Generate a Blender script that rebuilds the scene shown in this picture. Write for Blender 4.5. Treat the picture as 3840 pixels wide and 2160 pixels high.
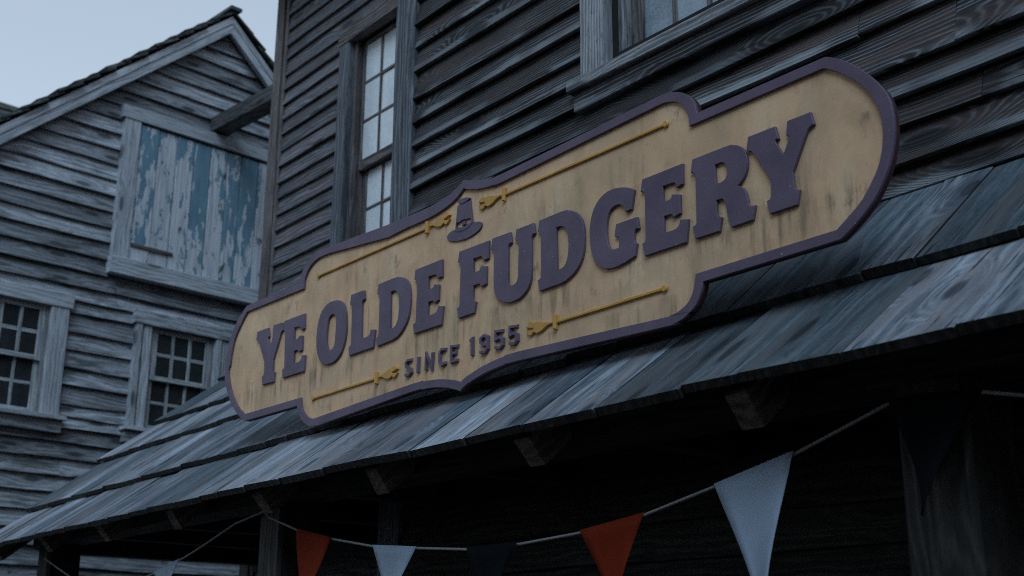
import bpy, bmesh, math, random
from mathutils import Matrix, Vector, noise as mnoise

# ------------------------------------------------------------------ camera, sky, sun, exposure
for o in list(bpy.data.objects):
    bpy.data.objects.remove(o)
sc = bpy.context.scene
COL = sc.collection
R = math.radians
rng = random.Random(1955)

cam_d = bpy.data.cameras.new('camera')
cam = bpy.data.objects.new('camera', cam_d)
COL.objects.link(cam)
right = Vector((0.62541083, 0.78026152, 0.0072974))
up = Vector((0.2196956, -0.18505318, 0.95785655))
back = Vector((0.74872902, -0.59745065, -0.28715428))
cm = Matrix((right, up, back)).transposed().to_4x4()
cm.translation = Vector((0.0, 0.0, 1.6))
cam.matrix_world = cm
cam_d.sensor_width = 36.0
cam_d.lens = 4669.0 / 3840.0 * 36.0
cam_d.clip_start = 0.1
cam_d.clip_end = 2000.0
cam_d.dof.use_dof = True
cam_d.dof.focus_distance = 4.9
cam_d.dof.aperture_fstop = 3.2
sc.camera = cam

world = bpy.data.worlds.new('World')
sc.world = world
world.use_nodes = True
wn, wl = world.node_tree.nodes, world.node_tree.links
wn.clear()
w_out = wn.new('ShaderNodeOutputWorld')
w_bg = wn.new('ShaderNodeBackground')
w_sky = wn.new('ShaderNodeTexSky')
w_sky.sky_type = 'NISHITA'
w_sky.sun_disc = False
w_sky.sun_elevation = R(45)
w_sky.sun_rotation = R(138)
w_sky.air_density = 1.0
w_sky.dust_density = 0.4
w_sky.ozone_density = 3.0
# an even layer of high cloud over the clear sky
w_mix = wn.new('ShaderNodeMix')
w_mix.data_type = 'RGBA'
w_mix.inputs[7].default_value = (5.9, 7.0, 8.1, 1.0)
# the cloud is thick towards the horizon and thins overhead, where the blue comes through
w_tc = wn.new('ShaderNodeTexCoord')
w_sep = wn.new('ShaderNodeSeparateXYZ')
w_fac = wn.new('ShaderNodeMapRange')
w_fac.inputs[1].default_value = 0.15
w_fac.inputs[2].default_value = 0.95
w_fac.inputs[3].default_value = 0.92
w_fac.inputs[4].default_value = 0.20
wl.new(w_tc.outputs['Generated'], w_sep.inputs[0])
wl.new(w_sep.outputs['Z'], w_fac.inputs[0])
wl.new(w_fac.outputs[0], w_mix.inputs[0])
w_bg.inputs['Strength'].default_value = 0.10
wl.new(w_sky.outputs[0], w_mix.inputs[6])
wl.new(w_mix.outputs[2], w_bg.inputs['Color'])
wl.new(w_bg.outputs[0], w_out.inputs['Surface'])

sun_d = bpy.data.lights.new('sun', 'SUN')
sun = bpy.data.objects.new('sun', sun_d)
COL.objects.link(sun)
sun_d.energy = 1.5
sun_d.angle = R(35)
sun_d.color = (0.52, 0.77, 1.0)
_az, _el = R(138), R(45)
sdir = Vector((math.sin(_az) * math.cos(_el), math.cos(_az) * math.cos(_el), math.sin(_el)))
sun.rotation_euler = sdir.to_track_quat('Z', 'Y').to_euler()
sun.location = sdir * 60

vs = sc.view_settings
vs.view_transform = 'Standard'
vs.look = 'None'
vs.gamma = 1.0
vs.use_curve_mapping = False
vs.exposure = 0.12
sc.cycles.filter_width = 1.0
sc.cycles.use_denoising = False

# ------------------------------------------------------------------ node helpers and materials
class NT:
    def __init__(s, name):
        s.m = bpy.data.materials.new(name)
        s.m.use_nodes = True
        s.n, s.l = s.m.node_tree.nodes, s.m.node_tree.links
        s.n.clear()
        s.out = s.n.new('ShaderNodeOutputMaterial')
        s.b = s.n.new('ShaderNodeBsdfPrincipled')
        s.l.new(s.b.outputs[0], s.out.inputs[0])
    def put(s, sock, v):
        if hasattr(v, 'links') or hasattr(v, 'is_linked'):
            s.l.new(v, sock)
        else:
            if isinstance(v, (tuple, list)) and len(v) == 3 and sock.type == 'RGBA':
                v = (*v, 1.0)
            sock.default_value = v
    def math(s, op, a, b=0.0, clamp=False):
        n = s.n.new('ShaderNodeMath'); n.operation = op; n.use_clamp = clamp
        s.put(n.inputs[0], a); s.put(n.inputs[1], b)
        return n.outputs[0]
    def mix(s, f, a, b, mode='MIX'):
        n = s.n.new('ShaderNodeMix'); n.data_type = 'RGBA'; n.blend_type = mode
        s.put(n.inputs[0], f); s.put(n.inputs[6], a); s.put(n.inputs[7], b)
        return n.outputs[2]
    def coord(s, rand=True):
        tc = s.n.new('ShaderNodeTexCoord')
        if not rand:
            return tc.outputs['Object']
        oi = s.n.new('ShaderNodeObjectInfo')
        s.rnd = oi.outputs['Random']
        c = s.n.new('ShaderNodeCombineXYZ')
        s.put(c.inputs[0], s.math('MULTIPLY', s.rnd, 71.0))
        s.put(c.inputs[1], s.math('MULTIPLY', s.rnd, 133.0))
        s.put(c.inputs[2], s.math('MULTIPLY', s.rnd, 57.0))
        a = s.n.new('ShaderNodeVectorMath'); a.operation = 'ADD'
        s.l.new(tc.outputs['Object'], a.inputs[0]); s.l.new(c.outputs[0], a.inputs[1])
        return a.outputs[0]
    def vmul(s, v, k):
        n = s.n.new('ShaderNodeVectorMath'); n.operation = 'MULTIPLY'
        s.l.new(v, n.inputs[0]); n.inputs[1].default_value = k
        return n.outputs[0]
    def noise(s, v, k, detail=3.0, rough=0.55, dist=0.0):
        n = s.n.new('ShaderNodeTexNoise')
        s.l.new(s.vmul(v, k), n.inputs['Vector'])
        n.inputs['Scale'].default_value = 1.0
        n.inputs['Detail'].default_value = detail
        n.inputs['Roughness'].default_value = rough
        n.inputs['Distortion'].default_value = dist
        return n.outputs[0]
    def step(s, v, a, b, lo=0.0, hi=1.0):
        n = s.n.new('ShaderNodeMapRange'); n.interpolation_type = 'SMOOTHSTEP'
        s.put(n.inputs[0], v)
        n.inputs[1].default_value = a; n.inputs[2].default_value = b
        n.inputs[3].default_value = lo; n.inputs[4].default_value = hi
        return n.outputs[0]
    def lin(s, v, a, b, lo, hi):
        n = s.n.new('ShaderNodeMapRange')
        s.put(n.inputs[0], v)
        n.inputs[1].default_value = a; n.inputs[2].default_value = b
        n.inputs[3].default_value = lo; n.inputs[4].default_value = hi
        return n.outputs[0]
    def ramp(s, v, stops):
        n = s.n.new('ShaderNodeValToRGB')
        e = n.color_ramp.elements
        while len(e) < len(stops):
            e.new(0.5)
        for q, (p, c) in zip(e, stops):
            q.position = p; q.color = (*c, 1.0)
        s.l.new(v, n.inputs[0])
        return n.outputs[0]
    def sep(s, v):
        n = s.n.new('ShaderNodeSeparateXYZ'); s.l.new(v, n.inputs[0])
        return n.outputs
    def bump(s, h, strength, dist):
        n = s.n.new('ShaderNodeBump')
        n.inputs['Strength'].default_value = strength
        n.inputs['Distance'].default_value = dist
        s.l.new(h, n.inputs['Height'])
        s.l.new(n.outputs[0], s.b.inputs['Normal'])
    def fin(s, col, rough=0.7, spec=0.3):
        s.put(s.b.inputs['Base Color'], col)
        s.put(s.b.inputs['Roughness'], rough)
        s.b.inputs['Specular IOR Level'].default_value = spec
        return s.m

def wood(name, dark, mid, light, rings=75.0, knot=0.7, stain=None, stain_at=0.62, vary=(0.7, 1.25),
         rough=(0.6, 0.85), bump=0.6, crack=0.66, spec=0.3, wear=None, tint=None, wts=(0.30, 0.20, 0.42, 0.30), speck=0.55, swirl=3.5, cell=(1.5, 5.5)):
    """weathered sawn timber, grain along the piece's own x"""
    t = NT(name)
    v = t.coord()
    big = t.noise(v, (1.9, 6.0, 6.0), 4.0, 0.6)
    # sparse knots, long in the grain direction, that bend the grain round them
    vo = t.n.new('ShaderNodeTexVoronoi')
    vo.voronoi_dimensions = '2D'
    t.l.new(t.vmul(v, (cell[0], cell[1], cell[1])), vo.inputs['Vector'])
    vo.inputs['Scale'].default_value = 1.0
    vcol = t.sep(vo.outputs['Color'])
    has = t.math('GREATER_THAN', vcol[0], knot)
    d = vo.outputs['Distance']
    pull = t.math('MULTIPLY', t.step(d, 0.55, 0.02), has)
    core = t.math('MULTIPLY', t.step(d, 0.17, 0.09), has)
    xyz = t.sep(v)
    wav = t.noise(v, (1.1, 7.0, 7.0), 3.0, 0.5)
    phase = t.math('ADD', t.math('MULTIPLY', xyz[1], rings),
                   t.math('ADD', t.math('MULTIPLY', wav, 9.0), t.math('MULTIPLY', pull, swirl)))
    ring = t.math('ADD', t.math('MULTIPLY', t.math('SINE', t.math('MULTIPLY', phase, 3.1416)), 0.5), 0.5)
    ring = t.math('POWER', ring, 1.6)
    fine = t.noise(v, (11.0, 170.0, 170.0), 3.0, 0.65)
    streak = t.noise(v, (3.2, 34.0, 34.0), 5.0, 0.65)
    val = t.math('ADD', t.math('ADD', t.math('MULTIPLY', fine, wts[0]), t.math('MULTIPLY', ring, wts[1])),
                 t.math('ADD', t.math('MULTIPLY', streak, wts[2]), t.math('MULTIPLY', big, wts[3])))
    col = t.ramp(val, [(0.40, dark), (0.57, mid), (0.76, light)])
    # grey-black weather speckle that ignores the grain
    sp = t.noise(v, (26.0, 60.0, 60.0), 5.0, 0.7)
    col = t.mix(t.step(sp, 0.52, 0.70, 0.0, speck), col, tuple(c * 0.45 for c in dark))
    if stain:
        sm = t.noise(v, (1.3, 6.0, 6.0), 4.0, 0.6)
        col = t.mix(t.step(sm, stain_at - 0.08, stain_at + 0.06, 0.0, 0.8), col, stain)
    if tint:
        tm = t.noise(v, (0.7, 9.0, 9.0), 3.0, 0.6)
        col = t.mix(t.step(tm, 0.46, 0.62, 0.0, 0.65), col, tint)
    if wear:
        # the sawn lower edge, bleached and splintered where the rain runs off
        wn_ = t.noise(v, (1.6, 10.0, 10.0), 4.0, 0.6)
        ob = t.sep(t.n['Texture Coordinate'].outputs['Object'] if 'Texture Coordinate' in t.n else v)
        e = t.step(t.math('SUBTRACT', ob[1], t.math('MULTIPLY', wn_, 0.09)), 0.004, -0.018)
        e = t.math('MULTIPLY', e, t.step(t.noise(v, (1.6, 1.0, 1.0), 2.0), 0.44, 0.56))
        col = t.mix(t.math('MULTIPLY', e, 0.75), col, wear)
    ck = t.noise(v, (3.6, 95.0, 95.0), 2.0, 0.5, 0.3)
    ckm = t.step(ck, crack, crack + 0.05)
    dk = tuple(c * 0.25 for c in dark)
    col = t.mix(t.math('MULTIPLY', ckm, 0.85), col, dk)
    col = t.mix(t.math('MULTIPLY', core, 0.8), col, dk)
    halo = t.math('MULTIPLY', t.math('MULTIPLY', pull, ring), 0.55)
    col = t.mix(halo, col, dark)
    k = t.lin(t.math('FRACT', t.math('MULTIPLY', t.rnd, 7.31)), 0.0, 1.0, vary[0], vary[1])
    vm = t.n.new('ShaderNodeVectorMath'); vm.operation = 'SCALE'
    t.l.new(col, vm.inputs[0]); t.l.new(k, vm.inputs['Scale'])
    h = t.math('SUBTRACT', val, t.math('ADD', t.math('MULTIPLY', ckm, 0.5), t.math('MULTIPLY', core, 0.3)))
    t.bump(h, bump, 0.006)
    return t.fin(vm.outputs[0], t.lin(val, 0.3, 0.8, rough[1], rough[0]), spec)

M = {}
M['siding_dark'] = wood('dark weathered siding', (0.018, 0.0165, 0.017), (0.040, 0.038, 0.039), (0.150, 0.146, 0.150), rings=112,
                        wear=(0.24, 0.245, 0.255), tint=(0.072, 0.046, 0.039), knot=0.5, vary=(0.5, 1.35), wts=(0.32, 0.30, 0.26, 0.30), bump=0.9, swirl=15.0, cell=(1.15, 4.6))
M['siding_back'] = wood('grey brown siding', (0.033, 0.031, 0.033), (0.079, 0.078, 0.086), (0.158, 0.155, 0.166), rings=60,
                        tint=(0.093, 0.072, 0.071), vary=(0.95, 1.6), bump=0.5, wts=(0.34, 0.26, 0.28, 0.30))
M['trim_dark'] = wood('grey corner timber', (0.042, 0.045, 0.051), (0.098, 0.105, 0.118), (0.195, 0.200, 0.214), rings=55, knot=0.85, vary=(0.85, 1.1))
M['trim_brown'] = wood('brown weathered trim', (0.040, 0.032, 0.030), (0.105, 0.084, 0.080), (0.20, 0.17, 0.165), rings=55, knot=0.9, vary=(0.85, 1.1), bump=0.4)
M['trim_grey'] = wood('silver grey window timber', (0.10, 0.105, 0.112), (0.245, 0.24, 0.245), (0.42, 0.41, 0.415), rings=95, knot=0.8, vary=(0.8, 1.2))
M['roof_wood'] = wood('silver roof boards', (0.084, 0.095, 0.112), (0.200, 0.215, 0.241), (0.372, 0.390, 0.428), rings=26,
                      knot=0.5, stain=(0.060, 0.095, 0.123), stain_at=0.57, tint=(0.250, 0.215, 0.205), vary=(0.62, 1.35), rough=(0.62, 0.85), spec=0.2, crack=0.64, wts=(0.22, 0.17, 0.28, 0.56), swirl=9.0, cell=(2.1, 4.6))
M['roof_shaded'] = wood('shaded dark roof boards', (0.030, 0.040, 0.047), (0.075, 0.096, 0.110), (0.165, 0.195, 0.215), rings=30,
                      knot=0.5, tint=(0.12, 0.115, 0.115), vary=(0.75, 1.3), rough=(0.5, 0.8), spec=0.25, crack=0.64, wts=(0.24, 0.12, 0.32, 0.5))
M['siding_grey'] = wood('silver grey siding', (0.088, 0.093, 0.101), (0.270, 0.275, 0.294), (0.428, 0.440, 0.471), rings=35, knot=0.55,
                        stain=(0.070, 0.075, 0.070), stain_at=0.63, vary=(0.55, 1.3), bump=0.6, wts=(0.28, 0.20, 0.34, 0.42))
M['board_grey'] = wood('pale grey trim boards', (0.19, 0.20, 0.215), (0.40, 0.41, 0.435), (0.52, 0.53, 0.555), rings=40, knot=0.8, vary=(0.85, 1.12), bump=0.4, speck=0.35)
M['end_grain'] = wood('dark end grain', (0.012, 0.012, 0.012), (0.028, 0.028, 0.028), (0.06, 0.058, 0.055), rings=45, vary=(0.8, 1.3))
M['sash_grey'] = wood('pale sash wood', (0.17, 0.175, 0.18), (0.34, 0.345, 0.355), (0.47, 0.475, 0.485), rings=40, knot=0.95, vary=(0.9, 1.1), bump=0.3)
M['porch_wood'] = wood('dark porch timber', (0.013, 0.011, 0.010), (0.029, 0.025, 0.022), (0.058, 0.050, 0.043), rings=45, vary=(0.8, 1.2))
M['cut_wood'] = wood('brown sawn timber ends', (0.06, 0.045, 0.034), (0.13, 0.10, 0.078), (0.22, 0.175, 0.14), rings=45, vary=(0.9, 1.1))
M['beam_wood'] = wood('dark hoist timber', (0.02, 0.02, 0.02), (0.055, 0.053, 0.052), (0.12, 0.115, 0.115), rings=45, vary=(0.9, 1.1))
M['shingle'] = wood('dark roof shingles', (0.018, 0.020, 0.020), (0.045, 0.049, 0.047), (0.10, 0.105, 0.10), rings=45, vary=(0.5, 1.6))

def painted_board():
    t = NT('peeling blue paint')
    v = t.coord()
    a = t.noise(v, (2.3, 8.5, 8.5), 5.0, 0.62)
    b = t.noise(v, (9.0, 26.0, 26.0), 3.0, 0.6)
    ob = t.sep(t.n['Texture Coordinate'].outputs['Object'])
    # more paint is left towards the sheltered top
    m = t.math('ADD', t.math('ADD', t.math('MULTIPLY', a, 0.9), t.math('MULTIPLY', b, 0.22)), t.lin(ob[0], 0.0, 1.6, -0.10, 0.045))
    off = t.lin(t.math('FRACT', t.math('MULTIPLY', t.rnd, 5.17)), 0, 1, -0.10, 0.085)
    keep = t.step(t.math('ADD', m, off), 0.555, 0.58)
    g = t.noise(v, (2.0, 45.0, 45.0), 4.0, 0.6)
    bare = t.ramp(g, [(0.30, (0.28, 0.285, 0.30)), (0.50, (0.52, 0.53, 0.56)), (0.72, (0.66, 0.67, 0.70))])
    spots = t.noise(v, (4.5, 9.0, 9.0), 4.0, 0.65)
    bare = t.mix(t.step(spots, 0.58, 0.66, 0.0, 0.9), bare, (0.055, 0.056, 0.055))
    blue = t.ramp(t.noise(v, (3.0, 14.0, 14.0), 3.0), [(0.3, (0.115, 0.205, 0.265)), (0.7, (0.17, 0.28, 0.345))])
    col = t.mix(keep, bare, blue)
    t.bump(t.math('ADD', t.math('MULTIPLY', keep, 0.5), t.math('MULTIPLY', g, 0.4)), 0.5, 0.004)
    return t.fin(col, 0.7, 0.25)
M['peeling'] = painted_board()

def sign_paint(name, base, flecks=False, rough=0.6):
    t = NT(name)
    v = t.coord(False)
    n1 = t.noise(v, (6.0, 6.0, 6.0), 4.0)
    n2 = t.noise(v, (260.0, 260.0, 260.0), 2.0, 0.7)
    k = t.math('ADD', t.lin(n1, 0.3, 0.7, 0.78, 1.16), t.lin(n2, 0.3, 0.7, -0.16, 0.16))
    vm = t.n.new('ShaderNodeVectorMath'); vm.operation = 'SCALE'
    vm.inputs[0].default_value = base; t.l.new(k, vm.inputs['Scale'])
    col = vm.outputs[0]
    if flecks:
        f = t.noise(v, (75.0, 75.0, 75.0), 1.0)
        col = t.mix(t.step(f, 0.75, 0.775, 0.0, 0.7), col, (0.45, 0.45, 0.48))
    t.bump(n2, 0.15, 0.002)
    return t.fin(col, rough, 0.35)
M['plum'] = sign_paint('plum paint', (0.135, 0.092, 0.132), True, 0.55)
M['gold'] = sign_paint('golden yellow paint', (0.62, 0.315, 0.062), False, 0.5)

def cream():
    t = NT('stained cream paint')
    v = t.coord(False)
    a = t.noise(v, (5.0, 5.0, 2.6), 5.0, 0.6)
    col = t.ramp(a, [(0.30, (0.64, 0.385, 0.215)), (0.50, (0.82, 0.500, 0.285)), (0.70, (0.86, 0.580, 0.350))])
    runs = t.noise(v, (24.0, 24.0, 3.2), 5.0, 0.65)
    low = t.noise(v, (3.2, 3.2, 3.2), 3.0, 0.6)
    z = t.sep(v)[2]
    wet = t.math('MULTIPLY', t.step(low, 0.44, 0.66), t.lin(z, -0.45, 0.45, 1.0, 0.35))
    col = t.mix(t.math('MULTIPLY', t.math('MULTIPLY', t.step(runs, 0.46, 0.68), wet), 0.75), col, (0.15, 0.10, 0.062))
    # dirt washed down from under the two lines of lettering and the rods
    band = t.math('ADD', t.math('MULTIPLY', t.step(z, -0.135, -0.165), t.step(z, -0.30, -0.19)),
                  t.math('MULTIPLY', t.step(z, -0.315, -0.33), t.step(z, -0.43, -0.36)))
    drip = t.noise(v, (24.0, 24.0, 4.0), 6.0, 0.68)
    col = t.mix(t.math('MULTIPLY', t.math('MULTIPLY', t.step(drip, 0.46, 0.62), band), t.step(low, 0.36, 0.60, 0.08, 0.55)), col, (0.20, 0.13, 0.08))
    pat = t.noise(v, (11.0, 11.0, 7.0), 5.0, 0.7)
    col = t.mix(t.math('MULTIPLY', t.step(pat, 0.56, 0.72), 0.6), col, (0.17, 0.125, 0.085))
    mot = t.noise(v, (4.5, 4.5, 3.6), 7.0, 0.66, 0.8)
    col = t.mix(t.step(mot, 0.42, 0.62, 0.0, 0.38), col, (0.47, 0.31, 0.185))
    pale = t.noise(v, (22.0, 22.0, 9.0), 4.0, 0.7)
    col = t.mix(t.math('MULTIPLY', t.step(pale, 0.62, 0.75), 0.35), col, (0.76, 0.60, 0.38))
    green = t.noise(v, (2.2, 2.2, 2.2), 3.0)
    col = t.mix(t.math('MULTIPLY', t.step(green, 0.52, 0.68), 0.30), col, (0.62, 0.43, 0.24))
    gr = t.noise(v, (150.0, 150.0, 10.0), 3.0)
    t.bump(t.math('ADD', gr, pat), 0.12, 0.003)
    return t.fin(col, 0.68, 0.28)
M['cream'] = cream()
M['plum_edge'] = sign_paint('dark red board edge', (0.060, 0.022, 0.028), False, 0.7)

def plain(name, base, rough=0.7, spec=0.3, amp=0.15, k=8.0, bump=0.1):
    t = NT(name)
    v = t.coord()
    n = t.noise(v, (k, k, k), 4.0)
    vm = t.n.new('ShaderNodeVectorMath'); vm.operation = 'SCALE'
    vm.inputs[0].default_value = base
    t.l.new(t.lin(n, 0.3, 0.7, 1 - amp, 1 + amp), vm.inputs['Scale'])
    t.bump(n, bump, 0.004)
    return t.fin(vm.outputs[0], rough, spec)

def old_glass(name, lo, hi, rough, k=60.0, spec=0.5):
    t = NT(name)
    v = t.coord()
    n = t.noise(v, (k, k, k), 3.0, 0.7)
    g = t.noise(v, (3.0, 3.0, 2.0), 3.0)
    col = t.ramp(t.math('ADD', t.math('MULTIPLY', n, 0.5), t.math('MULTIPLY', g, 0.5)), [(0.38, lo), (0.62, hi)])
    t.bump(t.noise(v, (4.0, 4.0, 4.0), 2.0), 0.15, 0.02)
    return t.fin(col, rough, spec)
M['glass_pale'] = old_glass('whitened window glass', (0.62, 0.65, 0.66), (0.80, 0.82, 0.82), 0.25, 25.0)
M['glass_frost'] = old_glass('frosted window glass', (0.12, 0.155, 0.18), (0.40, 0.45, 0.48), 0.45, 140.0)
M['glass_dark'] = old_glass('dark screened glass', (0.020, 0.022, 0.024), (0.034, 0.036, 0.038), 0.35, 12.0, 0.3)
M['dark_room'] = plain('unlit interior boards', (0.02, 0.019, 0.018), 0.9, 0.1)
M['backing'] = plain('wall backing boards', (0.03, 0.028, 0.026), 0.9, 0.1)
M['string'] = plain('off white cord', (0.30, 0.29, 0.28), 0.8, 0.1, 0.2, 90.0)
M['iron'] = plain('rusty iron', (0.05, 0.04, 0.035), 0.6, 0.4, 0.3, 60.0)

def cloth(name, base):
    t = NT(name)
    v = t.coord()
    w = t.noise(v, (420.0, 420.0, 420.0), 2.0)
    n = t.noise(v, (5.0, 5.0, 5.0), 3.0)
    vm = t.n.new('ShaderNodeVectorMath'); vm.operation = 'SCALE'
    vm.inputs[0].default_value = base
    t.l.new(t.math('MULTIPLY', t.lin(n, 0.3, 0.7, 0.9, 1.08), t.lin(w, 0.3, 0.7, 0.93, 1.06)), vm.inputs['Scale'])
    t.bump(w, 0.1, 0.001)
    t.fin(vm.outputs[0], 0.85, 0.1)
    tr = t.n.new('ShaderNodeBsdfTranslucent')
    t.l.new(vm.outputs[0], tr.inputs['Color'])
    mx = t.n.new('ShaderNodeMixShader'); mx.inputs[0].default_value = 0.3
    t.l.new(t.b.outputs[0], mx.inputs[1]); t.l.new(tr.outputs[0], mx.inputs[2])
    t.l.new(mx.outputs[0], t.out.inputs[0])
    return t.m
M['flag_red'] = cloth('brick red cloth', (0.27, 0.033, 0.012))
M['flag_white'] = cloth('white cloth', (0.46, 0.53, 0.63))
M['flag_navy'] = cloth('navy cloth', (0.007, 0.009, 0.013))

def street():
    t = NT('trodden gravel street')
    v = t.coord(False)
    a = t.noise(v, (0.5, 0.5, 0.5), 5.0)
    b = t.noise(v, (30.0, 30.0, 30.0), 4.0, 0.7)
    col = t.ramp(t.math('ADD', t.math('MULTIPLY', a, 0.5), t.math('MULTIPLY', b, 0.5)), [(0.3, (0.05, 0.046, 0.042)), (0.7, (0.12, 0.11, 0.10))])
    t.bump(b, 0.5, 0.02)
    return t.fin(col, 0.9, 0.2)
M['street'] = street()

# ------------------------------------------------------------------ building helpers
def link(o, parent=None, mw=None):
    COL.objects.link(o)
    if parent is not None:
        o.parent = parent
    if mw is not None:
        o.matrix_local = mw
    return o

def mesh_obj(name, verts, faces, mat, parent=None, mw=None, smooth=False):
    me = bpy.data.meshes.new(name)
    me.from_pydata(verts, [], faces)
    bm = bmesh.new(); bm.from_mesh(me)
    bmesh.ops.recalc_face_normals(bm, faces=bm.faces)
    bm.to_mesh(me); bm.free()
    if smooth:
        me.shade_smooth()
    me.materials.append(mat)
    return link(bpy.data.objects.new(name, me), parent, mw)

def empty(name, parent=None, mw=None):
    return link(bpy.data.objects.new(name, None), parent, mw)

def tag(o, label, cat, group=None):
    o['label'] = label; o['category'] = cat
    if group:
        o['group'] = group
    return o

def struct(o):
    o['kind'] = 'structure'
    return o

def basis(x, y, z, loc):
    m = Matrix((Vector(x), Vector(y), Vector(z))).transposed().to_4x4()
    m.translation = Vector(loc)
    return m

def frame_x(loc):      # timber lying along the facade, face outwards
    return basis((1, 0, 0), (0, 0, 1), (0, -1, 0), loc)

def frame_z(loc):      # timber standing, grain upright, face outwards
    return basis((0, 0, 1), (-1, 0, 0), (0, -1, 0), loc)

def jit(a):
    return rng.uniform(-a, a)

def plank(name, mat, parent, mw, L, W, T0, T1=None, segs=4, wob=0.003, endj=0.004, ch=0.004, seed=None, endmat=None, back0=0.0):
    """a sawn board: x along the grain, y across it, z out of its face; T0 thick at y=0, T1 at y=W; uneven arrises"""
    T1 = T0 if T1 is None else T1
    s = rng.uniform(0, 1000) if seed is None else seed
    vs_, fs = [], []
    e0, e1 = (jit(endj), jit(endj)), (jit(endj), jit(endj))
    for i in range(segs + 1):
        u = i / segs
        x = L * u
        n = lambda q: mnoise.noise(Vector((s + x * 1.7, q, 0.0))) * wob * 2.0
        y0, y1 = n(1.3), W + n(7.7) * 0.6
        t0, t1 = T0 + n(3.1) * 0.5, T1 + n(5.9) * 0.5
        xa = x + (e0[0] * (1 - u) if i == 0 else 0) + (e1[0] if i == segs else 0)
        xb = x + (e0[1] if i == 0 else 0) + (e1[1] if i == segs else 0)
        c = min(ch, t0 * 0.4, max(t1, 0.002) * 0.45)
        vs_ += [(xa, y0, back0), (xa, y0, t0 - c), (xa, y0 + c, t0), (xb, y1 - c, t1), (xb, y1, max(t1 - c, 0.0005)), (xb, y1, 0.0)]
        if i:
            a, b = (i - 1) * 6, i * 6
            for k in range(6):
                q = (k + 1) % 6
                fs.append((a + k, a + q, b + q, b + k))
    fs.append(tuple(range(6)))
    fs.append(tuple(range(segs * 6 + 5, segs * 6 - 1, -1)))
    o_ = mesh_obj(name, vs_, fs, mat, parent, mw)
    if endmat:
        o_.data.materials.append(endmat)
        o_.data.polygons[len(fs) - 1].material_index = 1
        o_.data.polygons[len(fs) - 2].material_index = 1
        for i in range(segs):          # the joints are grimy too
            o_.data.polygons[i * 6].material_index = 1
            o_.data.polygons[i * 6 + 4].material_index = 1
    return o_

def bar_x(name, mat, parent, x0, x1, z0, z1, yf, th, segs=4, wob=0.002, **k):
    """horizontal board: spans x0..x1, z0..z1, front face at depth yf, th thick"""
    return plank(name, mat, parent, frame_x((x0, yf + th, z0)), x1 - x0, z1 - z0, th, segs=segs, wob=wob, **k)

def bar_z(name, mat, parent, x0, x1, z0, z1, yf, th, segs=4, wob=0.002, **k):
    """upright board"""
    return plank(name, mat, parent, frame_z((x1, yf + th, z0)), z1 - z0, x1 - x0, th, segs=segs, wob=wob, **k)

def block(name, mat, parent, lo, hi):
    x0, y0, z0 = lo; x1, y1, z1 = hi
    v = [(x0, y0, z0), (x1, y0, z0), (x1, y1, z0), (x0, y1, z0), (x0, y0, z1), (x1, y0, z1), (x1, y1, z1), (x0, y1, z1)]
    f = [(0, 1, 2, 3), (4, 5, 6, 7), (0, 1, 5, 4), (1, 2, 6, 5), (2, 3, 7, 6), (3, 0, 4, 7)]
    return mesh_obj(name, v, f, mat, parent)

def prism(name, mat, parent, poly, a0, a1, axis):
    """polygon of pairs swept from a0 to a1; axis 'x': pairs are (y, z); 'y': pairs are (x, z)"""
    n = len(poly)
    mk = (lambda p, a: (a, p[0], p[1])) if axis == 'x' else (lambda p, a: (p[0], a, p[1]))
    v = [mk(p, a0) for p in poly] + [mk(p, a1) for p in poly]
    f = [tuple(range(n)), tuple(range(2 * n - 1, n - 1, -1))] + [(i, (i + 1) % n, n + (i + 1) % n, n + i) for i in range(n)]
    return mesh_obj(name, v, f, mat, parent)

def clapboards(parent, mat, rows, x0, x1, yf, holes, T0, lap=0.03, ends=None, split=(1.6, 3.2), wob=0.004):
    """courses of lapped siding, each board an object; holes are (x0, x1, z0, z1) left free; ends(z) gives the row's x range"""
    for i in range(len(rows) - 1):
        z0, z1 = rows[i], rows[i + 1]
        a, b = (x0, x1) if ends is None else ends(z0)
        if b - a < 0.08:
            continue
        spans = [(a, b)]
        trow = T0 * rng.uniform(0.85, 1.15)
        for hx0, hx1, hz0, hz1 in holes:
            if z0 < hz1 - 0.02 and z1 > hz0 + 0.02:
                nxt = []
                for p, q in spans:
                    if hx1 <= p or hx0 >= q:
                        nxt.append((p, q)); continue
                    if hx0 - p > 0.05: nxt.append((p, hx0))
                    if q - hx1 > 0.05: nxt.append((hx1, q))
                spans = nxt
        for p, q in spans:
            x = p
            while q - x > 0.02:
                L = rng.uniform(*split)
                if q - x - L < 0.7:
                    L = q - x
                W = z1 - z0 + lap
                t0 = trow * rng.uniform(0.97, 1.03)
                dz = jit(0.004)
                m = frame_x((x + 0.0015, yf, z0 + dz))
                m = m @ Matrix.Rotation(jit(0.0015), 4, 'Z')
                plank('clapboard', mat, parent, m, L - 0.003, W, t0, 0.008, segs=max(3, int(L * 2.5)), wob=wob, endj=0.002, back0=t0 - 0.024)
                x += L

# ------------------------------------------------------------------ ground and sky-side setting
gv = [(-400, -400, 0), (400, -400, 0), (400, 400, 0), (-400, 400, 0)]
struct(mesh_obj('street', gv, [(0, 1, 2, 3)], M['street']))

# unseen houses behind the viewpoint, added to block low sky and darken the porch
for i, (x0, x1, y0, hh) in enumerate(((-7.9, -1.2, -5.2, 7.6), (-1.0, 6.0, -4.6, 8.2), (6.3, 14.0, -5.0, 7.4))):
    v = [(x0, 0.0), (x1, 0.0), (x1, hh), ((x0 + x1) / 2, hh + 2.9), (x0, hh)]
    o_ = prism('unseen_house', M['siding_back'], None, v, y0, y0 - 8.0, 'y')
    struct(o_)

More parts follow.
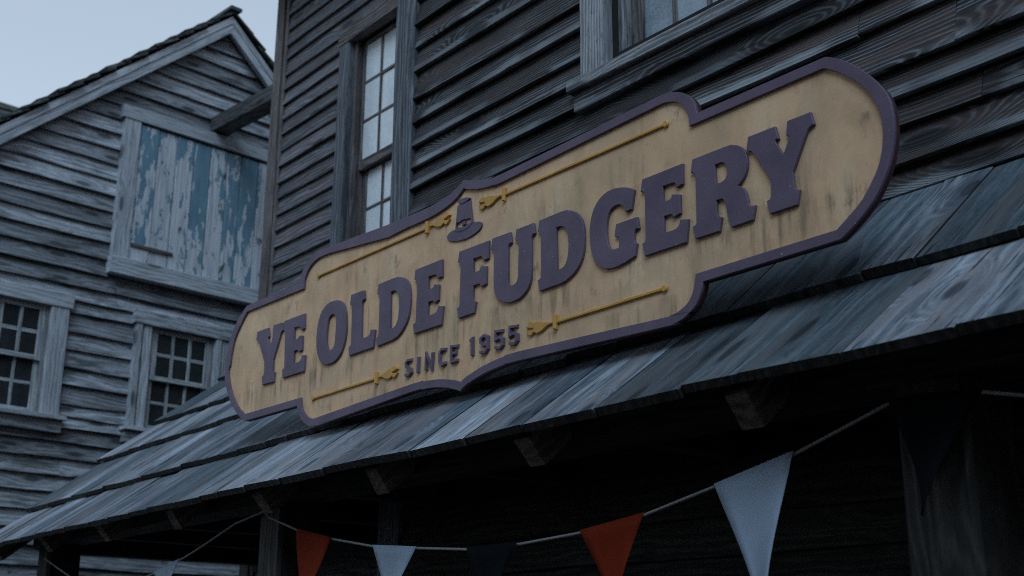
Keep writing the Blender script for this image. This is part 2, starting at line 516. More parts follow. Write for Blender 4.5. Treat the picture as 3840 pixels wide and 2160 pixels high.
# ------------------------------------------------------------------ the shop building
shop = empty('shop_building')
tag(shop, 'dark weathered timber shop building with lapped siding behind the big cream sign', 'building')
YW, YR = 3.70, 4.74            # front wall and the wall set back left of it
TOP = 7.75
W2 = (-4.05, -2.20, 4.25, 6.0)       # upper right window, over casings
W1 = (-8.15, -6.98, 4.55, 6.58)      # window of the set-back wall
def wall_with_hole(name, parent, x0, x1, z0, z1, y0, y1, hole, mat):
    hx0, hx1, hz0, hz1 = hole
    vs_, fs = [], []
    for (a, b, c, d) in ((x0, hx0, z0, z1), (hx1, x1, z0, z1), (hx0, hx1, z0, hz0), (hx0, hx1, hz1, z1)):
        k = len(vs_)
        vs_ += [(a, y0, c), (b, y0, c), (b, y1, c), (a, y1, c), (a, y0, d), (b, y0, d), (b, y1, d), (a, y1, d)]
        fs += [tuple(k + q for q in f) for f in ((0, 1, 2, 3), (4, 5, 6, 7), (0, 1, 5, 4), (1, 2, 6, 5), (2, 3, 7, 6), (3, 0, 4, 7))]
    return mesh_obj(name, vs_, fs, mat, parent)
wall_with_hole('wall', shop, -5.69, 3.0, 0.0, TOP, YW + 0.002, YW + 0.12, (-3.86, -2.40, 4.36, 5.9), M['backing'])
wall_with_hole('wall', shop, -9.33, -5.70, 0.0, TOP, YR + 0.002, YR + 0.12, (-8.02, -7.11, 4.63, 6.46), M['backing'])
block('wall', M['backing'], shop, (-5.69, YW + 0.122, 0), (-5.62, YR - 0.002, TOP))
block('wall', M['backing'], shop, (-9.33, YR + 0.122, 0), (-9.23, 11.0, TOP))
block('wall', M['backing'], shop, (2.9, YW + 0.122, 0), (3.0, 11.0, TOP))
block('wall', M['backing'], shop, (-9.33, 11.0, 0), (3.0, 11.1, TOP))
block('interior', M['dark_room'], shop, (-9.2, YR + 0.6, 3.4), (2.85, YR + 0.65, TOP - 0.1))

rows_main = [0.15 + 0.154 * i for i in range(19)] + [3.075, 3.22, 3.335, 3.478, 3.592, 3.712, 3.904, 4.03, 4.178, 4.317, 4.445, 4.598, 4.738, 4.926, 5.078, 5.236]
rows_main = sorted(1.6 + (z - 1.6) * 0.986 for z in rows_main); rows_main = [z for i, z in enumerate(rows_main) if i == 0 or z - rows_main[i - 1] > 0.08]
while rows_main[-1] < TOP - 0.1:
    rows_main.append(rows_main[-1] + rng.uniform(0.135, 0.175))
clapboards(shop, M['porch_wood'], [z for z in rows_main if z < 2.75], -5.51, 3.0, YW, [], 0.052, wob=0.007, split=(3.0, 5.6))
clapboards(shop, M['siding_dark'], [z for z in rows_main if z > 2.59], -5.51, 3.0, YW, [(-4.05, -2.20, 4.30, 6.0)], 0.052, wob=0.007, split=(3.0, 5.6))
rows_rec = [0.15 + 0.151 * i for i in range(29)]
rows_rec = [z for z in rows_rec if z < 4.5] + [4.52, 4.675, 4.83, 4.985, 5.14, 5.29, 5.44, 5.59, 5.74, 5.893, 6.046, 6.194, 6.338, 6.477, 6.617, 6.783, 6.926, 7.077, 7.23, 7.38, 7.53, 7.68]
rows_rec = [1.6 + (z - 1.6) * 0.991 for z in rows_rec]
clapboards(shop, M['siding_back'], rows_rec, -9.17, -5.71, YR, [(-8.15, -6.98, 4.62, 6.50)], 0.042, wob=0.004)

# corner boards
bar_z('corner_board', M['trim_dark'], shop, -5.703, -5.505, 2.6, TOP, YW - 0.062, 0.062, segs=40, wob=0.006, ch=0.012)
bar_z('corner_board', M['trim_brown'], shop, -9.36, -9.215, 0.0, TOP, YR - 0.055, 0.055, segs=16, wob=0.003)
bar_z('corner_board', M['trim_brown'], shop, -9.210, -9.155, 0.0, TOP, YR - 0.040, 0.040, segs=16, wob=0.002)
bar_z('corner_board', M['trim_dark'], shop, -5.703, -5.505, 0.0, 2.59, YW - 0.055, 0.055, segs=8)

# upper roof with its overhang, above the frame
for (x0, x1, ye) in ((-9.8, -5.85, YR - 0.5), (-5.85, 3.4, YW - 0.55)):
    prism('roof', M['shingle'], shop, [(ye, TOP - 0.15), (ye, TOP - 0.02), (7.4, TOP + 2.6), (11.6, TOP - 0.02), (11.6, TOP - 0.15), (7.4, TOP + 2.45)], x0 + 0.003, x1 - 0.003, 'x')

def sash(parent, mat, gl, x0, x1, z0, z1, y, cols, rows_, stile, top, bot, th=0.035, mw=0.026):
    """one window sash: stiles, rails, glazing bars and each pane"""
    bar_z('stile', mat, parent, x0, x0 + stile, z0, z1, y, th)
    bar_z('stile', mat, parent, x1 - stile, x1, z0, z1, y, th)
    bar_x('rail', mat, parent, x0 + stile + 0.001, x1 - stile - 0.001, z0, z0 + bot, y + 0.001, th - 0.002)
    bar_x('rail', mat, parent, x0 + stile + 0.001, x1 - stile - 0.001, z1 - top, z1, y + 0.001, th - 0.002)
    ax0, ax1, az0, az1 = x0 + stile, x1 - stile, z0 + bot, z1 - top
    pw, ph = (ax1 - ax0 - mw * (cols - 1)) / cols, (az1 - az0 - mw * (rows_ - 1)) / rows_
    for c in range(1, cols):
        xx = ax0 + c * (pw + mw) - mw
        bar_z('glazing_bar', mat, parent, xx, xx + mw, az0 + 0.001, az1 - 0.001, y + 0.006, th - 0.012, segs=3, wob=0.001)
    for r_ in range(1, rows_):
        zz = az0 + r_ * (ph + mw) - mw
        bar_x('glazing_bar', mat, parent, ax0 + 0.001, ax1 - 0.001, zz, zz + mw, y + 0.008, th - 0.016, segs=3, wob=0.001)
    for c in range(cols):
        for r_ in range(rows_):
            px, pz = ax0 + c * (pw + mw), az0 + r_ * (ph + mw)
            g = block('pane', gl, parent, (px - 0.006, -0.002, pz - 0.006), (px + pw + 0.006, 0.002, pz + ph + 0.006))
            # old panes never sit quite flat
            g.matrix_local = Matrix.Translation((0, y + th * 0.55, 0)) @ Matrix.Translation((px, 0, pz)) @ Matrix.Rotation(jit(0.012), 4, 'Z') @ Matrix.Rotation(jit(0.012), 4, 'X') @ Matrix.Translation((-px, 0, -pz))

# window of the set-back wall, its right side hidden by the corner board
w = empty('window', shop)
w['label'] = 'tall window of whitened panes partly behind the grey corner board'
bar_z('casing', M['trim_dark'], w, -8.15, -8.005, 4.60, 6.44, YR - 0.075, 0.075, segs=8)
bar_z('casing', M['trim_dark'], w, -7.12, -6.98, 4.60, 6.44, YR - 0.075, 0.075, segs=8)
bar_x('head_casing', M['trim_brown'], w, -8.165, -6.96, 6.443, 6.585, YR - 0.082, 0.082)
bar_x('sill', M['trim_dark'], w, -8.21, -6.92, 4.54, 4.597, YR - 0.13, 0.17)
bar_z('jamb', M['trim_brown'], w, -8.002, -7.955, 4.60, 6.44, YR - 0.02, 0.13)
bar_z('jamb', M['trim_brown'], w, -7.17, -7.123, 4.60, 6.44, YR - 0.02, 0.13)
sash(w, M['trim_brown'], M['glass_pale'], -7.952, -7.173, 5.315, 6.44, YR + 0.035, 3, 3, 0.028, 0.035, 0.085)
sash(w, M['trim_brown'], M['glass_pale'], -7.952, -7.173, 4.60, 5.36, YR + 0.085, 3, 2, 0.045, 0.05, 0.075)

# upper right window, cut by the top of the picture
w = empty('window', shop)
w['label'] = 'window of frosted panes on a thick grey sill above the sign'
bar_z('casing', M['trim_grey'], w, -4.048, -3.885, 4.277, 5.86, YW - 0.062, 0.062, segs=8, wob=0.004)
bar_z('casing', M['trim_grey'], w, -2.365, -2.20, 4.277, 5.86, YW - 0.062, 0.062, segs=8)
bar_x('head_casing', M['trim_grey'], w, -4.07, -2.18, 5.864, 6.01, YW - 0.07, 0.07)
bar_x('sill', M['trim_grey'], w, -4.112, -2.12, 4.212, 4.274, YW - 0.095, 0.17, segs=10, wob=0.003, ch=0.006)
bar_x('apron', M['siding_dark'], w, -4.085, -2.15, 4.118, 4.209, YW - 0.066, 0.10, segs=8, wob=0.004)
bar_z('jamb', M['trim_grey'], w, -3.882, -3.828, 4.277, 5.86, YW + 0.02, 0.09)
bar_z('jamb', M['trim_grey'], w, -2.422, -2.368, 4.277, 5.86, YW + 0.02, 0.09)
sash(w, M['trim_brown'], M['glass_frost'], -3.825, -2.425, 5.06, 5.86, YW + 0.03, 6, 2, 0.075, 0.06, 0.05)
sash(w, M['trim_brown'], M['glass_frost'], -3.825, -2.425, 4.277, 5.10, YW + 0.07, 6, 2, 0.075, 0.05, 0.055)

# ------------------------------------------------------------------ the porch: lean-to roof of long boards on posts
porch = empty('porch')
tag(porch, 'lean-to porch of silvery overlapping roof boards under the sign, dark beneath', 'porch')
AL = R(39.6); CA, SA, TA = math.cos(AL), math.sin(AL), math.tan(AL)
def plane_z(y): return 2.65 + TA * (y - 3.0)
def line(x, y, s): return lambda X: y + s * (X - x)
course = [line(-8.75, 2.62, 0.0110), line(-9.55, 3.0, 0.0177), line(-9.52, 3.51, 0.022), line(-9.52, 3.93, 0.012), line(-9.52, 4.458, 0.010), line(-9.52, 4.95, 0.0)]
TB = 0.030
for ci in range(5):
    lo, hi = course[ci], course[ci + 1]
    x = -9.545 + jit(0.02)
    step_y = 0.0
    xend = 1.6 if ci < 2 else (1.6 if ci == 2 else -5.72)
    while x < xend - 0.05:
        W = rng.uniform(0.18, 0.40) if ci == 0 else rng.uniform(0.18, 0.34)
        xm = x + W / 2
        y0, y1 = lo(xm) + step_y + jit(0.0025), hi(xm)
        wall_y = YW - 0.03 if xm > -5.75 else YR - 0.03
        last = y1 + 0.10 > wall_y
        if y0 > wall_y - 0.03:
            x += W; continue
        if rng.random() < 0.35:
            step_y = jit(0.009)
        exp_ = (y1 - y0) / CA
        y2 = min(y1 + 0.09, wall_y)
        L = (y2 - y0) / CA
        t = TB * rng.uniform(0.9, 1.12)
        dn = 0.0 if y1 > wall_y - 0.06 else math.asin(min(0.2, (t + 0.006) / max(exp_, 0.3)))
        up_s = Vector((0, CA, SA)); nrm = Vector((0, -SA, CA))
        o_ = Vector((x + W - 0.0025, y0, plane_z(y0))) - nrm * t
        m = basis(up_s, (-1, 0, 0), nrm, o_) @ Matrix.Rotation(dn, 4, 'Y') @ Matrix.Rotation(jit(0.004), 4, 'Z') @ Matrix.Rotation(jit(0.022), 4, 'X')
        shaded = rng.random() < (0.09 if ci == 0 else (0.85 if xm > -3.2 else 0.35))  # upper right shade put into board colour; elsewhere dark boards fall at random
        plank('roof_board', M['roof_shaded' if shaded else 'roof_wood'], porch, m, L, W - 0.005, t, t * rng.uniform(0.97, 1.03), segs=5, wob=0.001, endj=0.004, ch=0.003, endmat=M['end_grain'])
        x += W
# layer under the boards, added to stop light in their gaps, in two sheets (the second only where the wall is set back)
for (x0, x1, ya, yb) in ((-9.50, 1.55, 2.96, YW - 0.05), (-9.50, -5.72, YW - 0.049, YR - 0.05)):
    off = 0.105
    v = []
    for y in (ya, yb):
        for x in (x0, x1):
            v += [(x, y, plane_z(y) - off), (x, y, plane_z(y) - off - 0.012)]
    mesh_obj('added_sheathing', v, [(0, 2, 6, 4), (1, 3, 7, 5), (0, 1, 3, 2), (4, 5, 7, 6), (0, 1, 5, 4), (2, 3, 7, 6)], M['porch_wood'], porch)
# rafters with square-cut tails
for i in range(12):
    xr = 0.59 - i * 0.995
    if xr < -9.4: break
    wall_y = YW - 0.06 if xr > -5.75 else YR - 0.06
    h, wd = 0.12, 0.085
    y0 = 2.75; L = (wall_y - y0) / CA
    m = basis((0, CA, SA), (0, SA, -CA), (-1, 0, 0), (xr + wd / 2, y0, plane_z(y0) - 0.088))
    # x along the slope, y down from the underside, z across
    plank('rafter', M['cut_wood'], porch, m, L, h, wd, segs=6, wob=0.003, endj=0.006)
# plate beam on the posts, joists, end beam
YB = 2.95
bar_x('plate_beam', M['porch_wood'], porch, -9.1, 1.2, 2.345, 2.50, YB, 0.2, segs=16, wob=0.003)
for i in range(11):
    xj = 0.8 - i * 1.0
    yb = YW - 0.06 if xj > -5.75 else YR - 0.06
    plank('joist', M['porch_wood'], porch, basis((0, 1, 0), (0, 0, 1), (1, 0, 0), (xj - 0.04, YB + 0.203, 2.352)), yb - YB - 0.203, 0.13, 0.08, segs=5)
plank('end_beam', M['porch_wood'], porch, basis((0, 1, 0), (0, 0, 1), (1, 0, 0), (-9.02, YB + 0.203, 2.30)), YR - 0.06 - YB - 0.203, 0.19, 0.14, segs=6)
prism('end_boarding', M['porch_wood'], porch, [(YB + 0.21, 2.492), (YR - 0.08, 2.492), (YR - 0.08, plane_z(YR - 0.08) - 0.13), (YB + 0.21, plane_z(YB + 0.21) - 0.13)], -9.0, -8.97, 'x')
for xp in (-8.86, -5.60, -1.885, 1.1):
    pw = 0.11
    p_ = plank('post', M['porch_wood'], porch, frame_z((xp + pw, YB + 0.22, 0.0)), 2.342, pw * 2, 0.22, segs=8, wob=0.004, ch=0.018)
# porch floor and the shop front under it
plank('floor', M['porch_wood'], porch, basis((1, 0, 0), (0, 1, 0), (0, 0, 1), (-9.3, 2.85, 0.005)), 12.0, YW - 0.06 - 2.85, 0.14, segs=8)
# outlines in metres on the face of the sign, measured from its centre
SIGN_OUTER=[(-1.983,0.337),(-1.393,0.328),(-1.391,0.342),(-1.387,0.362),(-1.378,0.381),(-1.364,0.401),(-1.343,0.420),(-1.317,0.437),(-1.288,0.449),(-1.259,0.458),(-1.269,0.463),(-1.206,0.462),(-0.883,0.445),(-0.567,0.427),(-0.496,0.425),(-0.405,0.422),(-0.325,0.420),(-0.249,0.419),(-0.180,0.422),(-0.118,0.428),(-0.066,0.437),(-0.025,0.448),(0.005,0.461),(0.023,0.471),(0.038,0.465),(0.060,0.457),(0.087,0.448),(0.116,0.439),(0.144,0.433),(0.174,0.429),(0.209,0.425),(0.243,0.421),(0.217,0.417),(0.292,0.416),(0.735,0.424),(1.172,0.433),(1.192,0.434),(1.215,0.434),(1.229,0.434),(1.241,0.432),(1.255,0.430),(1.269,0.428),(1.284,0.423),(1.299,0.418),(1.314,0.412),(1.328,0.405),(1.341,0.396),(1.354,0.386),(1.364,0.376),(1.372,0.366),(1.379,0.356),(1.384,0.345),(1.387,0.334),(1.390,0.323),(1.392,0.311),(1.394,0.303),(1.942,0.302),(1.955,0.296),(1.972,0.287),(1.994,0.274),(2.017,0.258),(2.039,0.240),(2.060,0.220),(2.081,0.198),(2.101,0.175),(2.119,0.152),(2.135,0.129),(2.149,0.107),(2.159,0.085),(2.165,0.063),(2.168,0.041),(2.170,0.018),(2.170,-0.004),(2.169,-0.026),(2.166,-0.048),(2.162,-0.067),(2.157,-0.084),(2.153,-0.099),(2.148,-0.113),(2.141,-0.130),(2.132,-0.147),(2.121,-0.166),(2.109,-0.184),(2.095,-0.203),(2.079,-0.222),(2.061,-0.238),(2.041,-0.255),(2.017,-0.272),(1.993,-0.288),(1.970,-0.302),(1.952,-0.311),(1.392,-0.313),(1.391,-0.321),(1.388,-0.332),(1.383,-0.345),(1.376,-0.358),(1.368,-0.372),(1.358,-0.385),(1.346,-0.395),(1.331,-0.404),(1.314,-0.414),(1.295,-0.422),(1.274,-0.427),(1.253,-0.431),(1.282,-0.434),(1.216,-0.433),(0.820,-0.420),(0.416,-0.407),(0.323,-0.406),(0.318,-0.408),(0.265,-0.412),(0.217,-0.416),(0.180,-0.422),(0.148,-0.428),(0.116,-0.435),(0.089,-0.442),(0.069,-0.447),(0.053,-0.453),(0.039,-0.461),(0.029,-0.468),(0.013,-0.462),(-0.008,-0.455),(-0.027,-0.449),(-0.049,-0.442),(-0.074,-0.436),(-0.105,-0.430),(-0.142,-0.424),(-0.181,-0.419),(-0.220,-0.417),(-0.259,-0.415),(-0.256,-0.412),(-0.338,-0.413),(-0.725,-0.431),(-1.103,-0.449),(-1.127,-0.450),(-1.159,-0.449),(-1.188,-0.447),(-1.216,-0.442),(-1.241,-0.432),(-1.265,-0.420),(-1.288,-0.405),(-1.309,-0.387),(-1.325,-0.369),(-1.337,-0.351),(-1.345,-0.333),(-1.349,-0.321),(-1.913,-0.318),(-1.944,-0.303),(-1.984,-0.281),(-2.020,-0.256),(-2.054,-0.229),(-2.085,-0.199),(-2.113,-0.167),(-2.138,-0.136),(-2.159,-0.104),(-2.178,-0.072),(-2.191,-0.039),(-2.195,-0.000),(-2.195,0.037),(-2.197,0.060),(-2.194,0.087),(-2.180,0.136),(-2.156,0.190),(-2.122,0.236),(-2.080,0.277),(-2.026,0.313)]
SIGN_INNER=[(-1.974,0.300),(-1.346,0.290),(-1.346,0.309),(-1.345,0.333),(-1.338,0.350),(-1.327,0.367),(-1.313,0.383),(-1.294,0.397),(-1.270,0.408),(-1.243,0.416),(-1.220,0.421),(-1.190,0.423),(-1.137,0.421),(-1.091,0.418),(-0.563,0.361),(-0.492,0.364),(-0.402,0.366),(-0.322,0.365),(-0.247,0.365),(-0.178,0.369),(-0.116,0.377),(-0.064,0.388),(-0.023,0.401),(0.006,0.417),(0.023,0.430),(0.038,0.424),(0.061,0.415),(0.088,0.407),(0.117,0.399),(0.145,0.393),(0.175,0.388),(0.210,0.384),(0.244,0.381),(0.218,0.378),(0.293,0.377),(0.735,0.387),(1.171,0.397),(1.194,0.398),(1.221,0.398),(1.238,0.397),(1.251,0.395),(1.263,0.392),(1.274,0.389),(1.286,0.384),(1.298,0.379),(1.308,0.372),(1.319,0.364),(1.329,0.354),(1.337,0.343),(1.344,0.332),(1.348,0.322),(1.351,0.312),(1.352,0.303),(1.355,0.293),(1.356,0.283),(1.356,0.273),(1.356,0.266),(1.932,0.265),(1.948,0.257),(1.969,0.244),(1.991,0.228),(2.013,0.210),(2.035,0.191),(2.055,0.171),(2.073,0.150),(2.088,0.129),(2.100,0.108),(2.110,0.087),(2.118,0.067),(2.124,0.047),(2.127,0.028),(2.129,0.010),(2.129,-0.009),(2.128,-0.030),(2.125,-0.051),(2.121,-0.073),(2.115,-0.092),(2.108,-0.110),(2.100,-0.127),(2.089,-0.144),(2.074,-0.165),(2.058,-0.186),(2.041,-0.205),(2.021,-0.222),(1.997,-0.239),(1.974,-0.254),(1.954,-0.267),(1.941,-0.276),(1.359,-0.277),(1.357,-0.290),(1.354,-0.307),(1.351,-0.320),(1.346,-0.334),(1.338,-0.348),(1.328,-0.361),(1.316,-0.372),(1.302,-0.380),(1.285,-0.387),(1.268,-0.393),(1.249,-0.396),(1.231,-0.398),(1.262,-0.400),(1.199,-0.398),(0.811,-0.383),(0.415,-0.369),(0.324,-0.368),(0.317,-0.372),(0.265,-0.376),(0.216,-0.382),(0.179,-0.387),(0.147,-0.393),(0.119,-0.400),(0.095,-0.406),(0.076,-0.410),(0.059,-0.415),(0.042,-0.422),(0.029,-0.429),(0.017,-0.423),(-0.002,-0.417),(-0.025,-0.410),(-0.050,-0.404),(-0.070,-0.400),(-0.095,-0.395),(-0.137,-0.389),(-0.183,-0.384),(-0.222,-0.382),(-0.261,-0.380),(-0.253,-0.377),(-0.340,-0.377),(-0.759,-0.393),(-1.169,-0.409),(-1.177,-0.409),(-1.191,-0.408),(-1.214,-0.401),(-1.239,-0.392),(-1.259,-0.380),(-1.276,-0.366),(-1.292,-0.350),(-1.304,-0.332),(-1.311,-0.305),(-1.315,-0.283),(-1.919,-0.279),(-1.946,-0.265),(-1.983,-0.243),(-2.020,-0.213),(-2.055,-0.180),(-2.081,-0.150),(-2.103,-0.120),(-2.123,-0.087),(-2.138,-0.054),(-2.150,-0.024),(-2.154,0.002),(-2.148,0.015),(-2.139,0.027),(-2.137,0.048),(-2.134,0.076),(-2.124,0.119),(-2.107,0.164),(-2.080,0.202),(-2.047,0.236),(-2.007,0.273)]
LETTERS=[
('Y',[(-1.835,0.159),(-1.712,0.157),(-1.694,0.105),(-1.698,0.105),(-1.703,0.104),(-1.706,0.102),(-1.706,0.097),(-1.703,0.090),(-1.702,0.086),(-1.675,0.041),(-1.653,0.103),(-1.660,0.106),(-1.654,0.159),(-1.557,0.154),(-1.544,0.110),(-1.548,0.109),(-1.553,0.108),(-1.557,0.107),(-1.562,0.103),(-1.565,0.099),(-1.568,0.095),(-1.632,-0.032),(-1.631,-0.092),(-1.619,-0.099),(-1.609,-0.103),(-1.614,-0.153),(-1.738,-0.150),(-1.748,-0.101),(-1.743,-0.101),(-1.736,-0.100),(-1.731,-0.098),(-1.728,-0.093),(-1.727,-0.086),(-1.726,-0.081),(-1.731,-0.029),(-1.762,0.025),(-1.774,0.042),(-1.790,0.067),(-1.804,0.087),(-1.813,0.097),(-1.819,0.101),(-1.824,0.104),(-1.831,0.108),(-1.837,0.111),(-1.841,0.113)],None),
('E',[(-1.535,0.157),(-1.324,0.154),(-1.317,0.074),(-1.348,0.069),(-1.349,0.072),(-1.352,0.076),(-1.355,0.081),(-1.360,0.085),(-1.366,0.090),(-1.371,0.093),(-1.424,0.099),(-1.421,0.035),(-1.412,0.034),(-1.400,0.033),(-1.389,0.033),(-1.383,0.034),(-1.378,0.036),(-1.374,0.038),(-1.372,0.041),(-1.371,0.044),(-1.371,0.046),(-1.335,0.040),(-1.331,-0.037),(-1.362,-0.042),(-1.364,-0.040),(-1.366,-0.036),(-1.369,-0.032),(-1.373,-0.030),(-1.377,-0.029),(-1.380,-0.028),(-1.414,-0.027),(-1.412,-0.089),(-1.397,-0.090),(-1.376,-0.092),(-1.358,-0.092),(-1.348,-0.090),(-1.341,-0.087),(-1.337,-0.083),(-1.333,-0.076),(-1.331,-0.069),(-1.330,-0.063),(-1.296,-0.069),(-1.299,-0.152),(-1.520,-0.150),(-1.527,-0.102),(-1.522,-0.102),(-1.515,-0.100),(-1.510,-0.098),(-1.508,-0.094),(-1.508,-0.088),(-1.508,-0.084),(-1.518,0.050),(-1.522,0.095),(-1.523,0.097),(-1.525,0.100),(-1.527,0.103),(-1.530,0.105),(-1.533,0.107),(-1.535,0.108)],None),
('O',[(-1.009,0.154),(-1.028,0.157),(-1.050,0.158),(-1.075,0.158),(-1.101,0.154),(-1.125,0.145),(-1.146,0.132),(-1.164,0.111),(-1.177,0.085),(-1.186,0.055),(-1.190,0.025),(-1.192,-0.002),(-1.189,-0.028),(-1.184,-0.057),(-1.175,-0.084),(-1.164,-0.104),(-1.150,-0.120),(-1.134,-0.135),(-1.116,-0.146),(-1.096,-0.154),(-1.074,-0.158),(-1.047,-0.159),(-1.020,-0.158),(-0.999,-0.154),(-0.981,-0.146),(-0.962,-0.135),(-0.944,-0.120),(-0.931,-0.101),(-0.920,-0.080),(-0.912,-0.056),(-0.908,-0.031),(-0.907,-0.004),(-0.910,0.024),(-0.914,0.051),(-0.920,0.077),(-0.929,0.098),(-0.940,0.115),(-0.954,0.129),(-0.971,0.140),(-0.989,0.149)],[(-1.037,0.088),(-1.052,0.089),(-1.066,0.085),(-1.075,0.079),(-1.082,0.068),(-1.086,0.051),(-1.089,0.030),(-1.092,0.007),(-1.092,-0.016),(-1.091,-0.036),(-1.087,-0.054),(-1.081,-0.068),(-1.073,-0.080),(-1.064,-0.087),(-1.055,-0.090),(-1.043,-0.090),(-1.032,-0.087),(-1.022,-0.081),(-1.014,-0.071),(-1.010,-0.055),(-1.009,-0.036),(-1.007,-0.011),(-1.006,0.013),(-1.006,0.033),(-1.008,0.050),(-1.011,0.065),(-1.016,0.076),(-1.025,0.084)]),
('L',[(-0.877,0.152),(-0.763,0.149),(-0.750,0.102),(-0.755,0.102),(-0.762,0.101),(-0.768,0.099),(-0.771,0.094),(-0.773,0.089),(-0.774,0.085),(-0.767,-0.086),(-0.754,-0.087),(-0.735,-0.088),(-0.719,-0.088),(-0.709,-0.086),(-0.702,-0.083),(-0.696,-0.079),(-0.693,-0.073),(-0.691,-0.065),(-0.690,-0.059),(-0.650,-0.067),(-0.660,-0.150),(-0.870,-0.151),(-0.879,-0.106),(-0.874,-0.106),(-0.867,-0.106),(-0.862,-0.104),(-0.859,-0.101),(-0.858,-0.096),(-0.857,-0.092),(-0.862,0.044),(-0.863,0.083),(-0.865,0.087),(-0.868,0.092),(-0.872,0.096),(-0.876,0.099),(-0.880,0.101),(-0.883,0.103)],None),
('D',[(-0.635,0.148),(-0.572,0.149),(-0.503,0.149),(-0.472,0.146),(-0.452,0.141),(-0.428,0.133),(-0.407,0.121),(-0.390,0.107),(-0.377,0.090),(-0.369,0.066),(-0.364,0.039),(-0.362,0.014),(-0.364,-0.012),(-0.367,-0.038),(-0.374,-0.063),(-0.388,-0.085),(-0.405,-0.104),(-0.422,-0.119),(-0.441,-0.130),(-0.460,-0.139),(-0.490,-0.146),(-0.561,-0.150),(-0.625,-0.152),(-0.643,-0.111),(-0.633,-0.108),(-0.623,-0.104),(-0.619,-0.097),(-0.618,-0.090),(-0.620,0.064),(-0.622,0.087),(-0.624,0.091),(-0.628,0.095),(-0.635,0.099),(-0.642,0.102)],[(-0.527,0.086),(-0.512,0.087),(-0.493,0.086),(-0.478,0.078),(-0.466,0.065),(-0.459,0.045),(-0.455,0.021),(-0.454,-0.005),(-0.456,-0.030),(-0.460,-0.052),(-0.467,-0.069),(-0.478,-0.081),(-0.491,-0.088),(-0.508,-0.090),(-0.523,-0.088)]),
('E',[(-0.330,0.146),(-0.125,0.145),(-0.121,0.065),(-0.155,0.063),(-0.157,0.067),(-0.160,0.073),(-0.163,0.078),(-0.166,0.081),(-0.170,0.084),(-0.173,0.086),(-0.225,0.088),(-0.225,0.031),(-0.217,0.030),(-0.206,0.029),(-0.197,0.029),(-0.191,0.031),(-0.187,0.033),(-0.184,0.036),(-0.182,0.038),(-0.181,0.041),(-0.180,0.043),(-0.144,0.034),(-0.145,-0.035),(-0.174,-0.045),(-0.176,-0.042),(-0.178,-0.038),(-0.181,-0.035),(-0.184,-0.032),(-0.189,-0.031),(-0.191,-0.030),(-0.223,-0.029),(-0.224,-0.089),(-0.213,-0.090),(-0.198,-0.091),(-0.184,-0.091),(-0.173,-0.090),(-0.163,-0.087),(-0.156,-0.083),(-0.150,-0.077),(-0.146,-0.069),(-0.144,-0.063),(-0.108,-0.071),(-0.118,-0.152),(-0.326,-0.152),(-0.337,-0.106),(-0.332,-0.105),(-0.324,-0.104),(-0.319,-0.102),(-0.316,-0.096),(-0.316,-0.090),(-0.315,-0.085),(-0.314,0.041),(-0.319,0.092),(-0.321,0.094),(-0.323,0.096),(-0.326,0.097),(-0.330,0.099),(-0.334,0.100),(-0.337,0.102)],None),
('F',[(0.002,0.147),(0.209,0.144),(0.209,0.067),(0.175,0.062),(0.173,0.066),(0.171,0.072),(0.168,0.077),(0.165,0.081),(0.161,0.084),(0.158,0.087),(0.103,0.089),(0.105,0.029),(0.113,0.028),(0.125,0.028),(0.135,0.028),(0.142,0.029),(0.148,0.030),(0.152,0.033),(0.154,0.037),(0.155,0.041),(0.156,0.044),(0.196,0.035),(0.195,-0.041),(0.161,-0.048),(0.159,-0.045),(0.157,-0.040),(0.154,-0.036),(0.150,-0.034),(0.146,-0.032),(0.144,-0.030),(0.106,-0.030),(0.105,-0.075),(0.106,-0.080),(0.107,-0.087),(0.108,-0.093),(0.111,-0.096),(0.115,-0.099),(0.118,-0.100),(0.126,-0.104),(0.116,-0.149),(0.006,-0.151),(-0.008,-0.104),(-0.003,-0.103),(0.003,-0.101),(0.007,-0.099),(0.010,-0.096),(0.010,-0.092),(0.011,-0.089),(0.013,0.054),(0.013,0.086),(0.012,0.088),(0.009,0.091),(0.006,0.093),(0.002,0.096),(-0.003,0.099),(-0.007,0.100)],None),
('U',[(0.233,0.146),(0.352,0.143),(0.361,0.095),(0.357,0.095),(0.351,0.095),(0.346,0.093),(0.343,0.090),(0.340,0.086),(0.339,0.083),(0.339,-0.061),(0.340,-0.065),(0.341,-0.071),(0.343,-0.076),(0.347,-0.080),(0.352,-0.084),(0.357,-0.087),(0.364,-0.088),(0.371,-0.088),(0.378,-0.087),(0.385,-0.085),(0.391,-0.082),(0.396,-0.078),(0.400,-0.071),(0.402,-0.064),(0.404,-0.058),(0.407,0.062),(0.405,0.070),(0.404,0.080),(0.402,0.088),(0.399,0.091),(0.397,0.092),(0.395,0.093),(0.384,0.099),(0.392,0.143),(0.500,0.142),(0.510,0.096),(0.506,0.095),(0.500,0.095),(0.495,0.094),(0.492,0.090),(0.490,0.085),(0.488,0.082),(0.489,-0.049),(0.488,-0.060),(0.487,-0.077),(0.484,-0.092),(0.480,-0.105),(0.473,-0.116),(0.465,-0.126),(0.453,-0.135),(0.439,-0.143),(0.424,-0.150),(0.410,-0.154),(0.394,-0.156),(0.379,-0.157),(0.363,-0.158),(0.348,-0.156),(0.333,-0.154),(0.318,-0.149),(0.303,-0.143),(0.290,-0.136),(0.279,-0.129),(0.270,-0.120),(0.262,-0.110),(0.255,-0.098),(0.250,-0.083),(0.247,-0.070),(0.245,-0.058),(0.245,-0.047),(0.245,-0.039),(0.244,0.073),(0.243,0.077),(0.241,0.083),(0.239,0.088),(0.237,0.091),(0.235,0.092),(0.234,0.093),(0.223,0.098)],None),
